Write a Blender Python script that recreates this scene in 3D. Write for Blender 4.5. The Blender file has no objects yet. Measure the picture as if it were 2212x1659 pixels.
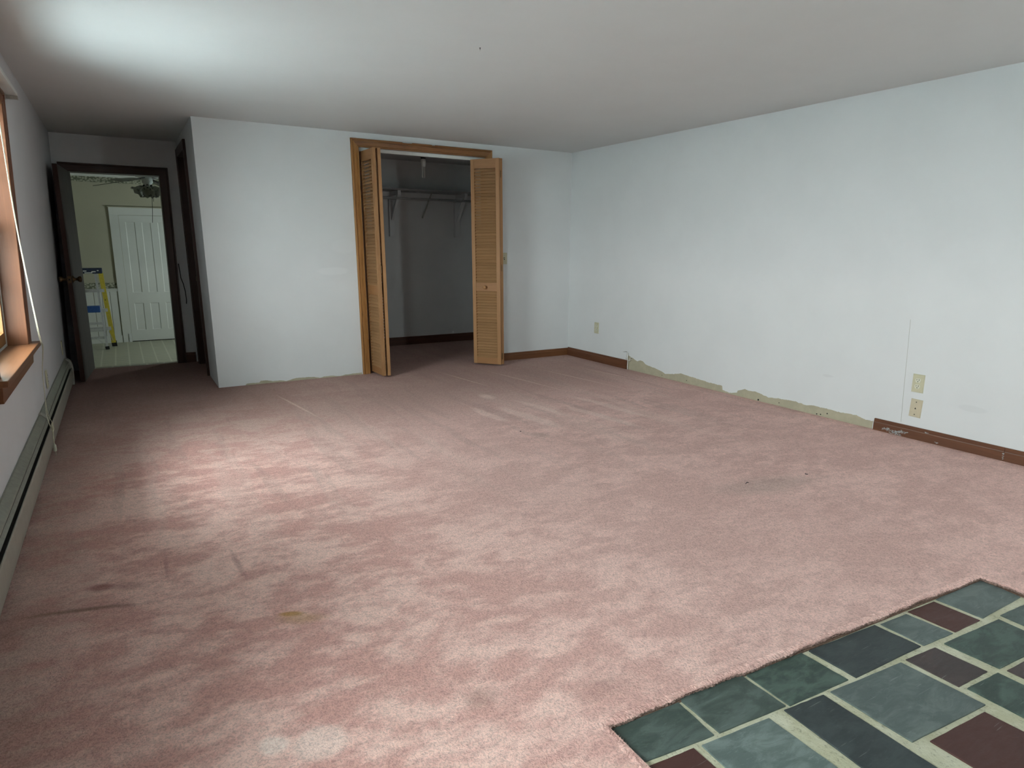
import bpy, bmesh, math, random
from mathutils import Vector, Matrix
random.seed(7)
C = bpy.context.scene.collection
SC = bpy.context.scene

# ------------------------------------------------------------------ camera, light, exposure
H = 2.16                      # ceiling height
xL, xR, yD, yA, yB = -0.4186, 4.2427, 5.8768, 7.3677, -0.9
KL = 0.03                     # the old left wall leans a little
SH = 0.014                    # so does the closet partition
F_PX, YAW, PITCH, ROLL, CZ = 1401.386, 0.5392576, 0.2079661, 0.00600835, 1.180735

cam_d = bpy.data.cameras.new('camera')
cam = bpy.data.objects.new('camera', cam_d); C.objects.link(cam)
fw = Vector((math.sin(YAW)*math.cos(PITCH), math.cos(YAW)*math.cos(PITCH), -math.sin(PITCH)))
rt = Vector((math.cos(YAW), -math.sin(YAW), 0)); up = rt.cross(fw)
r2 = rt*math.cos(ROLL) + up*math.sin(ROLL); u2 = -rt*math.sin(ROLL) + up*math.cos(ROLL)
cam.matrix_world = Matrix(((r2.x, u2.x, -fw.x, 0), (r2.y, u2.y, -fw.y, 0), (r2.z, u2.z, -fw.z, CZ), (0, 0, 0, 1)))
cam_d.sensor_fit = 'HORIZONTAL'; cam_d.sensor_width = 36.0
cam_d.lens = 36.0*F_PX/2212.0
cam_d.clip_start = 0.02; cam_d.clip_end = 400
SC.camera = cam

world = bpy.data.worlds.new('overcast_sky'); SC.world = world; world.use_nodes = True
bg = world.node_tree.nodes['Background']
bg.inputs['Color'].default_value = (0.915, 0.98, 1.0, 1); bg.inputs['Strength'].default_value = 9.0

def portal(name, loc, ry, sy, sz):
    l = bpy.data.lights.new(name, 'AREA'); l.shape = 'RECTANGLE'; l.size = sz; l.size_y = sy
    l.cycles.is_portal = True
    o = bpy.data.objects.new(name, l); C.objects.link(o); o.location = loc; o.rotation_euler = (0, ry, 0)
    return o
WIN_Y = [(3.24, 4.245), (0.25, 1.25)]
for i, (a, b) in enumerate(WIN_Y):
    portal('window_sky_portal', (-0.66, (a+b)/2, 1.27), -math.pi/2, b-a, 1.24)
portal('kitchen_sky_portal', (2.56, 9.6, 1.02), math.pi/2, 0.72, 0.7)
RX0, RX1 = 3.30, 3.66                              # window in the wall behind the camera
rp = portal('window_sky_portal', ((RX0+RX1)/2, yB-0.16, 1.27), 0, 1.2, RX1-RX0); rp.rotation_euler = (math.pi/2, 0, 0)

vs = SC.view_settings
vs.view_transform = 'Standard'; vs.look = 'None'; vs.gamma = 1.0; vs.use_curve_mapping = False
vs.exposure = 1.84
SC.cycles.max_bounces = 8; SC.cycles.diffuse_bounces = 3; SC.cycles.glossy_bounces = 3; SC.cycles.transparent_max_bounces = 12
SC.cycles.use_adaptive_sampling = True; SC.cycles.adaptive_threshold = 0.02
SC.cycles.use_denoising = True; SC.cycles.use_light_tree = False
SC.cycles.caustics_reflective = False; SC.cycles.caustics_refractive = False

# ------------------------------------------------------------------ materials
def lin(r, g, b):
    f = lambda c: (c/255/12.92) if c/255 <= 0.04045 else ((c/255+0.055)/1.055)**2.4
    return (f(r), f(g), f(b), 1)
class NT:
    def __init__(s, name):
        s.m = bpy.data.materials.new(name); s.m.use_nodes = True; s.t = s.m.node_tree
        s.b = s.t.nodes['Principled BSDF']; s.out = s.t.nodes['Material Output']
    def n(s, typ, **kw):
        nd = s.t.nodes.new(typ)
        for k, v in kw.items():
            if k[0] == '_': setattr(nd, k[1:], v)
            else:
                key = int(k[1:]) if k[0] == 'i' and k[1:].isdigit() else k.replace('__', ' ')
                s.set(nd.inputs[key], v)
        return nd
    def set(s, inp, v):
        if isinstance(v, bpy.types.NodeSocket): s.t.links.new(v, inp)
        else: inp.default_value = v
    def math(s, op, a, b=0.0, c=0.0, clamp=False):
        nd = s.t.nodes.new('ShaderNodeMath'); nd.operation = op; nd.use_clamp = clamp
        s.set(nd.inputs[0], a); s.set(nd.inputs[1], b); s.set(nd.inputs[2], c)
        return nd.outputs[0]
    def mix(s, fac, a, b, typ='MIX'):
        nd = s.t.nodes.new('ShaderNodeMix'); nd.data_type = 'RGBA'; nd.blend_type = typ
        s.set(nd.inputs['Factor'], fac); s.set(nd.inputs['A'], a); s.set(nd.inputs['B'], b)
        return nd.outputs['Result']
    def mapr(s, v, a, b, c=0.0, d=1.0, smooth=True):
        nd = s.t.nodes.new('ShaderNodeMapRange'); nd.interpolation_type = 'SMOOTHSTEP' if smooth else 'LINEAR'
        s.set(nd.inputs['Value'], v)
        for k, x in zip(('From Min', 'From Max', 'To Min', 'To Max'), (a, b, c, d)): s.set(nd.inputs[k], x)
        return nd.outputs['Result']
    def pos(s):
        return s.t.nodes.new('ShaderNodeNewGeometry').outputs['Position']
    def obj(s):
        return s.t.nodes.new('ShaderNodeTexCoord').outputs['Object']
    def rnd(s):
        return s.t.nodes.new('ShaderNodeObjectInfo').outputs['Random']
    def mapping(s, v, loc=(0,0,0), rot=(0,0,0), scale=(1,1,1)):
        nd = s.n('ShaderNodeMapping', Vector=v); nd.inputs['Location'].default_value = loc
        nd.inputs['Rotation'].default_value = rot; nd.inputs['Scale'].default_value = scale
        return nd.outputs['Vector']
    def noise(s, v, scale, detail=2.0, rough=0.5, dist=0.0):
        nd = s.n('ShaderNodeTexNoise', Vector=v, Scale=scale, Detail=detail, Roughness=rough, Distortion=dist)
        return nd.outputs['Fac']
    def bump(s, h, strength=0.3, dist=0.01, nrm=None):
        nd = s.n('ShaderNodeBump', Height=h, Strength=strength, Distance=dist)
        if nrm is not None: s.set(nd.inputs['Normal'], nrm)
        return nd.outputs['Normal']
    def fin(s, col=None, rough=0.5, nrm=None, metal=0.0, spec=0.5):
        if col is not None: s.set(s.b.inputs['Base Color'], col)
        s.set(s.b.inputs['Roughness'], rough); s.set(s.b.inputs['Metallic'], metal)
        s.b.inputs['Specular IOR Level'].default_value = spec
        if nrm is not None: s.set(s.b.inputs['Normal'], nrm)
        if getattr(s, 'dif', False):        # dead matt paint and pile
            d = s.n('ShaderNodeBsdfDiffuse'); s.set(d.inputs['Color'], col)
            if nrm is not None: s.set(d.inputs['Normal'], nrm)
            s.t.links.new(d.outputs[0], s.out.inputs['Surface'])
        return s.m
    def ellipse(s, v, cx, cy, rx, ry, rot=0.0, soft=0.6):
        mp = s.n('ShaderNodeMapping', _vector_type='TEXTURE', Vector=v); m = mp.outputs['Vector']
        mp.inputs['Location'].default_value = (cx, cy, 0); mp.inputs['Rotation'].default_value = (0, 0, rot); mp.inputs['Scale'].default_value = (rx, ry, 1)
        nd = s.n('ShaderNodeVectorMath', _operation='LENGTH', i0=m)
        return s.mapr(nd.outputs['Value'], 1.0, 1.0-soft, 0.0, 1.0)

def plain(name, col, rough=0.5, var=0.08, scale=30, metal=0.0, bump=0.0, spec=0.5):
    t = NT(name); p = t.obj()
    f = t.noise(p, scale, 4, 0.6)
    k = t.mapr(f, 0.3, 0.7, 1-var, 1+var)
    c = t.n('ShaderNodeVectorMath', _operation='SCALE', i0=col[:3], Scale=k).outputs['Vector']
    nrm = t.bump(f, bump, 0.003) if bump else None
    return t.fin(c, rough, nrm, metal, spec)

def paint(name, col, rough=0.6, var=0.035, blot=None, bstr=0.05, spec=0.3):
    t = NT(name); p = t.pos()
    b = t.noise(p, 3.0, 3, 0.6)
    k = t.mapr(b, 0.3, 0.7, 1-var*0.5, 1+var*0.5)
    c = t.n('ShaderNodeVectorMath', _operation='SCALE', i0=col[:3], Scale=k).outputs['Vector']
    if blot:   # scuffs and roller patches: (axis position centre, radii, strength)
        for (cx, cy, cz, rx, ry, rz, st, mul) in blot:
            m = t.mapping(p, loc=(-cx, -cy, -cz)); m = t.mapping(m, scale=(1/rx, 1/ry, 1/rz))
            d = t.n('ShaderNodeVectorMath', _operation='LENGTH', i0=m).outputs['Value']
            w = t.math('MULTIPLY', t.mapr(t.math('ADD', d, t.mapr(b, 0, 1, -0.5, 0.5)), 1.0, 0.6, 0, 1), st)
            c = t.mix(w, c, (col[0]*mul, col[1]*mul, col[2]*mul, 1))
    t.dif=True; return t.fin(c, rough, None, 0, spec)

def wood(name, c1, c2, axis=2, freq=55, rough=0.4, grain=0.5, dark=None, line=None):
    t = NT(name); o = t.obj(); r = t.rnd()
    off = t.n('ShaderNodeCombineXYZ', X=t.math('MULTIPLY', r, 7.3), Y=t.math('MULTIPLY', r, 3.1), Z=t.math('MULTIPLY', r, 11.7)).outputs[0]
    o = t.n('ShaderNodeVectorMath', _operation='ADD', i0=o, i1=off).outputs['Vector']
    sc = [1, 1, 1]; sc[axis] = 0.06
    v = t.mapping(o, scale=sc)
    a = t.noise(v, freq, 5, 0.6, 0.4); b = t.noise(v, freq*4, 3, 0.6); big = t.noise(v, freq*0.22, 2, 0.5)
    f = t.math('ADD', t.math('MULTIPLY', a, 0.55), t.math('ADD', t.math('MULTIPLY', b, 0.2), t.math('MULTIPLY', big, 0.25)))
    c = t.mix(t.mapr(f, 0.5-0.25*(1.2-grain), 0.5+0.25*(1.2-grain)), c1, c2)
    if dark is not None:
        c = t.mix(t.math('MULTIPLY', t.mapr(a, 0.57, 0.68), 0.85), c, dark)
    k = t.math('ADD', 0.93, t.math('MULTIPLY', r, 0.14))
    c = t.n('ShaderNodeVectorMath', _operation='SCALE', i0=c, Scale=k).outputs['Vector']
    return t.fin(c, rough, t.bump(b, 0.08, 0.002), 0, 0.4)

M = {}
WALL = (0.71, 0.718, 0.718)
M['wall'] = paint('white_wall_paint', WALL)
M['wall_right'] = paint('white_wall_paint_scuffed', WALL, 0.55, 0.03, [
    (xR, 1.15, 0.62, 1, 0.14, 0.03, 0.10, 0.6), (xR, 2.72, 0.30, 1, 0.05, 0.012, 0.15, 0.6), (xR, 1.8, 0.26, 1, 0.08, 0.02, 0.12, 0.6)])
M['wall_far'] = paint('white_wall_paint_patched', WALL, 0.6, 0.03, [
    (1.62, yD, 0.96, 0.16, 1, 0.035, 0.7, 1.06), (1.75, yD, 1.18, 0.14, 1, 0.07, 0.5, 1.05)])
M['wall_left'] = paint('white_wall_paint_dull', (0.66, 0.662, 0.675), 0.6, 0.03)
M['ceiling'] = paint('white_ceiling_paint', (0.70, 0.705, 0.70), 0.75, 0.02)
M['closet'] = paint('closet_grey_paint', (0.68, 0.685, 0.68), 0.7, 0.04)
M['kitchen_wall'] = paint('kitchen_green_wallpaper', (0.46, 0.445, 0.335), 0.7, 0.03)
M['kitchen_white'] = paint('kitchen_white_paint', (0.70, 0.715, 0.665), 0.5, 0.03)
M['drywall'] = plain('bare_drywall', (0.44, 0.40, 0.29), 0.9, 0.07, 14)
M['oak'] = wood('honey_oak_casing', (0.42, 0.205, 0.070, 1), (0.31, 0.140, 0.042, 1), 2, 60, 0.42, 0.6, (0.12, 0.045, 0.012, 1))
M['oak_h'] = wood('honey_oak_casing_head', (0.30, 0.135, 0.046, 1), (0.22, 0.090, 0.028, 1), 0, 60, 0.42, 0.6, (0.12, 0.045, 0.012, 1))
M['pine'] = wood('louver_pine', (0.40, 0.208, 0.088, 1), (0.33, 0.160, 0.062, 1), 2, 40, 0.5, 0.4)
M['pine_h'] = wood('louver_pine_rail', (0.35, 0.172, 0.070, 1), (0.28, 0.130, 0.050, 1), 0, 40, 0.5, 0.4)
M['slat'] = wood('louver_slat_pine', (0.41, 0.230, 0.110, 1), (0.32, 0.172, 0.075, 1), 0, 45, 0.5, 0.4)
M['window_wood'] = wood('window_casing_wood', (0.17, 0.066, 0.028, 1), (0.12, 0.043, 0.018, 1), 2, 45, 0.45, 0.4)
M['window_wood_y'] = wood('window_stool_wood', (0.21, 0.088, 0.036, 1), (0.15, 0.056, 0.022, 1), 1, 45, 0.35, 0.4)
M['sash'] = wood('sash_pine', (0.26, 0.135, 0.045, 1), (0.20, 0.095, 0.030, 1), 2, 45, 0.4, 0.4)
M['mahogany'] = wood('dark_mahogany_trim', (0.050, 0.018, 0.010, 1), (0.030, 0.011, 0.007, 1), 2, 45, 0.4, 0.4)
M['mahogany_x'] = wood('dark_mahogany_head', (0.050, 0.018, 0.010, 1), (0.030, 0.011, 0.007, 1), 0, 45, 0.4, 0.4)
M['doorface'] = wood('worn_brown_door', (0.065, 0.052, 0.038, 1), (0.04, 0.031, 0.023, 1), 2, 25, 0.85, 0.3)
M['base_y'] = wood('red_brown_baseboard', (0.155, 0.060, 0.027, 1), (0.10, 0.037, 0.017, 1), 1, 40, 0.45, 0.5)
M['base_x'] = wood('red_brown_baseboard_far', (0.19, 0.075, 0.028, 1), (0.13, 0.050, 0.019, 1), 0, 40, 0.45, 0.5)
M['base_dark'] = wood('dark_baseboard', (0.10, 0.035, 0.02, 1), (0.07, 0.025, 0.013, 1), 0, 40, 0.45, 0.5)
M['heater'] = plain('heater_beige_enamel', (0.37, 0.355, 0.30), 0.38, 0.05, 20)
M['heater_top'] = plain('heater_worn_enamel', (0.25, 0.25, 0.205), 0.4, 0.10, 35)  # darker enamel for hood, damper and back panel
M['fin'] = plain('dark_fin_metal', (0.02, 0.02, 0.02), 0.6, 0.2, 60, 0.3)
M['ivory'] = plain('ivory_plastic', (0.55, 0.52, 0.36), 0.35, 0.03, 40)
M['ivory_pink'] = plain('aged_ivory_plastic', (0.57, 0.50, 0.36), 0.35, 0.03, 40)
M['ivory_light'] = plain('pale_ivory_plastic', (0.66, 0.65, 0.52), 0.3, 0.03, 40)
M['black'] = plain('black_slot', (0.006, 0.006, 0.006), 0.7, 0.1, 60)
M['brass'] = plain('aged_brass', (0.16, 0.10, 0.05), 0.35, 0.1, 40, 0.9)
M['steel'] = plain('dull_steel', (0.42, 0.40, 0.36), 0.4, 0.1, 40, 0.8)
M['alu'] = plain('brushed_aluminium', (0.62, 0.63, 0.62), 0.4, 0.08, 60, 0.6)
M['white_metal'] = plain('white_enamel', (0.72, 0.73, 0.70), 0.4, 0.03, 30)
M['vinyl'] = plain('white_vinyl', (0.50, 0.53, 0.53), 0.4, 0.03, 30)
M['cord'] = plain('cream_cord', (0.60, 0.57, 0.43), 0.8, 0.1, 200)
M['wire_white'] = plain('white_cable_sheath', (0.70, 0.68, 0.62), 0.5, 0.05, 60)
M['yellow'] = plain('yellow_fibreglass', (0.62, 0.50, 0.06), 0.45, 0.08, 40)
M['blue'] = plain('blue_plastic', (0.03, 0.10, 0.32), 0.4, 0.1, 40)
M['navy'] = plain('dark_blue_plastic_spattered', (0.02, 0.03, 0.06), 0.45, 0.2, 40)
M['fan_blade'] = plain('fan_blade_dark_wood', (0.10, 0.095, 0.07), 0.45, 0.1, 30)
M['shelf'] = plain('dull_grey_shelf_paint', (0.30, 0.30, 0.295), 0.6, 0.06, 20)
M['porcelain'] = plain('porcelain', (0.70, 0.70, 0.66), 0.25, 0.02, 30)

def glass_pane():
    t = NT('window_glass'); g = t.n('ShaderNodeBsdfGlossy', Color=(1, 1, 1, 1), Roughness=0.02)
    tr = t.n('ShaderNodeBsdfTransparent', Color=(0.95, 0.98, 0.97, 1))
    lw = t.n('ShaderNodeLayerWeight', Blend=0.15)
    mx = t.n('ShaderNodeMixShader', Fac=t.math('MULTIPLY', lw.outputs['Fresnel'], 0.5)); t.set(mx.inputs[1], tr.outputs[0]); t.set(mx.inputs[2], g.outputs[0])
    t.t.links.new(mx.outputs[0], t.out.inputs['Surface']); return t.m
M['glass'] = glass_pane()
def frosted():
    t = NT('frosted_shade_glass'); t.b.inputs['Transmission Weight'].default_value = 0.45
    return t.fin((0.34, 0.34, 0.27, 1), 0.45)
M['shade'] = frosted()

def carpet():
    t = NT('dusty_pink_carpet'); p = t.pos()
    wob = t.n('ShaderNodeTexNoise', Vector=p, Scale=2.2, Detail=3.0).outputs['Color']
    wv = t.n('ShaderNodeVectorMath', _operation='SUBTRACT', i0=wob, i1=(0.5, 0.5, 0.5)).outputs['Vector']
    pw = t.n('ShaderNodeVectorMath', _operation='MULTIPLY_ADD', i0=wv, i1=(0.14, 0.14, 0), i2=p).outputs['Vector']
    sep = t.n('ShaderNodeSeparateXYZ', Vector=p)
    X, Y = sep.outputs['X'], sep.outputs['Y']
    light = (0.86, 0.585, 0.51, 1); pink = (0.635, 0.362, 0.318, 1); tan = (0.61, 0.395, 0.352, 1); lr = (0.735, 0.49, 0.437, 1)
    # nap brushed in cloudy swathes
    n1 = t.noise(t.mapping(pw, rot=(0, 0, 0.45), scale=(1.0, 1.35, 1)), 2.1, 3, 0.62)
    n2 = t.noise(t.mapping(pw, rot=(0, 0, 0.55), scale=(1.0, 1.8, 1)), 7.0, 4, 0.68)
    cl = t.math('ADD', t.math('MULTIPLY', n1, 0.5), t.math('MULTIPLY', n2, 0.5))
    left = t.mapr(X, 1.9, 0.2)                      # strongest nap contrast on the left half
    napf = t.mapr(cl, 0.43, 0.585)
    c = t.mix(napf, t.mix(left, tan, pink), t.mix(left, lr, light))
    # traffic grey-brown in the middle and right
    tr = t.math('MULTIPLY', t.mapr(t.noise(pw, 0.9, 1, 0.5), 0.42, 0.62), t.mapr(X, 0.6, 2.0))
    c = t.mix(t.math('MULTIPLY', tr, 0.45), c, tan)
    # vacuum tracks running away from the hearth
    st = t.mapping(pw, rot=(0, 0, 0.07), scale=(1, 0.08, 1))
    s1 = t.noise(st, 5.5, 2, 0.6)
    strk = t.math('MULTIPLY', t.mapr(s1, 0.50, 0.62), t.mapr(Y, 2.2, 3.4))
    c = t.mix(t.math('MULTIPLY', strk, 0.28), c, (0.74, 0.55, 0.48, 1))
    st2 = t.mapr(t.noise(st, 9, 2, 0.5), 0.56, 0.63)
    c = t.mix(t.math('MULTIPLY', t.math('MULTIPLY', st2, t.mapr(Y, 2.0, 3.6)), 0.22), c, (0.38, 0.28, 0.25, 1))
    # dirty brown pile along the heater, darker brown into the alcove
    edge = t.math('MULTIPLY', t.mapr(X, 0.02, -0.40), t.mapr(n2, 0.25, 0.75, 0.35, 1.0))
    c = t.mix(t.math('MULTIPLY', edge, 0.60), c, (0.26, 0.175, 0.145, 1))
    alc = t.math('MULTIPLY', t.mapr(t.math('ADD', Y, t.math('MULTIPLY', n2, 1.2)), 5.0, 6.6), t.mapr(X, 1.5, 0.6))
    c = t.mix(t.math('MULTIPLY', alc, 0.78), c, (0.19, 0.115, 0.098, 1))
    # far pile painted browner, the floor's light falloff put into its colour
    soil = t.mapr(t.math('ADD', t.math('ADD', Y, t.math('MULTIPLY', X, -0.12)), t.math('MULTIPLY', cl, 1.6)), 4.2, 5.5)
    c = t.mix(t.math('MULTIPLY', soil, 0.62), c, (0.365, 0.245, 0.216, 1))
    # marks: spill, rubbed patches, seam
    def spot(cx, cy, rx, ry, col, st, rot=0.0, soft=0.8, src=None):
        nonlocal c
        w = t.math('MULTIPLY', t.ellipse(src or pw, cx, cy, rx, ry, rot, soft), st)
        c = t.mix(w, c, col)
    spot(0.375, 2.035, 0.06, 0.022, (0.45, 0.24, 0.06, 1), 0.8, -0.5, 0.7)
    spot(0.40, 1.995, 0.12, 0.045, (0.52, 0.33, 0.18, 1), 0.55, -0.5)
    spot(-0.185, 2.535, 0.055, 0.045, (0.30, 0.13, 0.115, 1), 0.75, -0.4, 0.7)
    spot(-0.10, 2.50, 0.10, 0.045, (0.36, 0.18, 0.16, 1), 0.55, -0.4)
    spot(-0.22, 2.385, 0.26, 0.022, (0.22, 0.14, 0.11, 1), 0.75, -0.26, 0.9)
    spot(0.275, 2.47, 0.017, 0.20, (0.40, 0.22, 0.20, 1), 0.5, 0.06, 0.8, p)
    spot(0.04, 2.60, 0.012, 0.16, (0.40, 0.22, 0.20, 1), 0.5, 0.0, 0.8, p)
    spot(0.305, 1.405, 0.075, 0.07, (0.88, 0.68, 0.60, 1), 0.6, 0, 0.35, p)
    spot(0.20, 1.455, 0.04, 0.035, (0.92, 0.74, 0.66, 1), 0.75, 0, 0.6)
    spot(0.73, 1.36, 0.07, 0.05, (0.36, 0.22, 0.19, 1), 0.5)
    spot(1.02, 1.22, 0.12, 0.06, (0.47, 0.28, 0.25, 1), 0.5)
    spot(2.75, 2.02, 0.45, 0.16, (0.40, 0.31, 0.27, 1), 0.45, -0.2)
    spot(2.22, 3.35, 0.06, 0.10, (0.40, 0.28, 0.24, 1), 0.5, 0.2)
    spot(2.45, 4.46, 0.07, 0.12, (0.80, 0.61, 0.54, 1), 0.6, 0.2)
    # vacuum-head ends left where the strokes turn round
    for (cx, cy, rx, ry) in ((2.40, 3.75, .07, .45), (2.62, 3.95, .05, .40), (2.86, 3.55, .06, .50), (3.10, 3.75, .05, .55), (2.18, 3.95, .05, .30), (3.42, 4.0, .045, .60))[:5]:
        spot(cx, cy, rx, ry, (0.78, 0.59, 0.52, 1), 0.5, 0.12, 0.5)
    for (cx, cy, ry) in ((1.05, 4.9, .6), (2.60, 5.2, .55), (3.05, 4.9, .8), (3.55, 4.7, .8), (3.95, 4.6, .7)):
        spot(cx, cy, 0.016, ry, (0.76, 0.56, 0.49, 1), 0.5, 0.13, 0.8, p)
    # pile
    f1 = t.noise(p, 150, 2, 0.55, 0.8); f2 = t.noise(p, 45, 0, 0.5)
    k = t.math('ADD', t.mapr(f1, 0.30, 0.62, 0.86, 1.17), t.mapr(f2, 0.3, 0.7, -0.05, 0.05))
    c = t.n('ShaderNodeVectorMath', _operation='SCALE', i0=c, Scale=k).outputs['Vector']
    t.dif=True; return t.fin(c, 1.0, t.bump(f1, 0.55, 0.006), 0, 0.05)
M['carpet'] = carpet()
M['carpet_back'] = plain('carpet_jute_backing', (0.17, 0.105, 0.075), 0.95, 0.3, 120, bump=0.5)

M['carpet_edge_dark'] = plain('carpet_shaded_tuft_roots', (0.27, 0.175, 0.145), 1.0, 0.3, 140, bump=0.6)  # darker brown for the lower pile at the cut edge
def slate(name, base, alt):
    t = NT(name); o = t.obj(); r = t.rnd()
    off = t.n('ShaderNodeCombineXYZ', X=t.math('MULTIPLY', r, 9.3), Y=t.math('MULTIPLY', r, 5.1), Z=r).outputs[0]
    o = t.n('ShaderNodeVectorMath', _operation='ADD', i0=o, i1=off).outputs['Vector']
    a = t.noise(t.mapping(o, rot=(0, 0, 0.6), scale=(1, 2.2, 1)), 9, 6, 0.65, 0.6); b = t.noise(o, 70, 5, 0.7)
    c = t.mix(t.mapr(a, 0.40, 0.64), tuple(q*0.88 for q in base[:3])+(1,), tuple(q*1.16 for q in alt[:3])+(1,))
    vein = t.noise(t.mapping(o, rot=(0, 0, 0.9), scale=(1, 3.5, 1)), 22, 6, 0.75, 1.2)
    c = t.mix(t.math('MULTIPLY', t.mapr(vein, 0.55, 0.70), 0.45), c, tuple(min(1, q*1.6) for q in alt[:3])+(1,))
    c = t.mix(t.math('MULTIPLY', t.mapr(vein, 0.42, 0.30), 0.45), c, tuple(q*0.6 for q in base[:3])+(1,))
    sc = t.noise(t.mapping(o, rot=(0, 0, 1.1), scale=(3, 60, 1)), 3, 2, 0.5)
    c = t.mix(t.math('MULTIPLY', t.mapr(sc, 0.70, 0.76), 0.25), c, (0.42, 0.44, 0.42, 1))
    c = t.mix(t.math('MULTIPLY', t.mapr(b, 0.66, 0.78), 0.22), c, (0.34, 0.36, 0.33, 1))
    c = t.mix(t.math('MULTIPLY', t.mapr(b, 0.36, 0.26), 0.5), c, (0.03, 0.035, 0.035, 1))
    rg = t.mapr(a, 0.3, 0.7, 0.42, 0.6)
    h = t.math('ADD', vein, t.math('MULTIPLY', b, 0.3))
    return t.fin(c, rg, t.bump(h, 0.30, 0.006), 0, 0.4)
M['s_green'] = slate('slate_green', (0.062, 0.090, 0.078, 1), (0.092, 0.120, 0.108, 1))
M['s_deep'] = slate('slate_deep_green', (0.044, 0.072, 0.061, 1), (0.076, 0.112, 0.094, 1))
M['s_dark'] = slate('slate_charcoal', (0.036, 0.048, 0.051, 1), (0.048, 0.061, 0.062, 1))
M['s_light'] = slate('slate_pale_green', (0.124, 0.164, 0.152, 1), (0.164, 0.204, 0.192, 1))
M['s_grey'] = slate('slate_grey_green', (0.100, 0.132, 0.124, 1), (0.132, 0.160, 0.150, 1))
M['s_red'] = slate('slate_oxblood', (0.084, 0.032, 0.026, 1), (0.068, 0.029, 0.024, 1))
M['s_plum'] = slate('slate_plum', (0.056, 0.042, 0.042, 1), (0.068, 0.050, 0.048, 1))
def grout():
    t = NT('sandy_mortar'); p = t.pos(); a = t.noise(p, 90, 5, 0.7); b = t.noise(p, 14, 4, 0.6); d = t.noise(p, 38, 4, 0.7)
    c = t.mix(t.mapr(b, 0.35, 0.65), (0.52, 0.50, 0.35, 1), (0.62, 0.60, 0.46, 1))
    c = t.mix(t.math('MULTIPLY', t.mapr(a, 0.45, 0.32), 0.5), c, (0.18, 0.17, 0.12, 1))
    c = t.mix(t.math('MULTIPLY', t.mapr(d, 0.58, 0.68), 0.4), c, (0.30, 0.28, 0.19, 1))
    return t.fin(c, 0.95, t.bump(t.math('ADD', a, d), 0.8, 0.004), 0, 0.2)
M['grout'] = grout()
def vinyl_floor():
    t = NT('kitchen_vinyl_floor'); p = t.pos()
    br = t.n('ShaderNodeTexBrick', Vector=p, Color1=(0.36, 0.36, 0.25, 1), Color2=(0.33, 0.335, 0.235, 1), Mortar=(0.52, 0.52, 0.40, 1), Scale=1.0)
    br.offset = 0.0; br.inputs['Brick Width'].default_value = 0.15; br.inputs['Row Height'].default_value = 0.15; br.inputs['Mortar Size'].default_value = 0.009
    n = t.noise(p, 40, 5, 0.7)
    c = t.mix(t.mapr(n, 0.35, 0.7, 0, 0.4), br.outputs['Color'], (0.48, 0.48, 0.36, 1))
    return t.fin(c, 0.45)
M['vinyl_floor'] = vinyl_floor()
def border():
    t = NT('floral_wallpaper_border'); p = t.pos()
    v = t.n('ShaderNodeTexVoronoi', Vector=t.mapping(p, scale=(1, 1, 1.3)), Scale=34.0)
    n = t.noise(p, 30, 4, 0.7)
    f = t.mapr(t.math('ADD', v.outputs['Distance'], t.math('MULTIPLY', n, 0.4)), 0.5, 0.9)
    c = t.mix(f, (0.44, 0.44, 0.33, 1), (0.14, 0.15, 0.10, 1))
    return t.fin(c, 0.7)
M['border'] = border()
def snow():
    t = NT('pale_ground'); n = t.noise(t.pos(), 0.8, 4)
    return t.fin(t.mix(n, (0.48, 0.53, 0.54, 1), (0.54, 0.585, 0.60, 1)), 0.9)
M['ground'] = snow()

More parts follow.
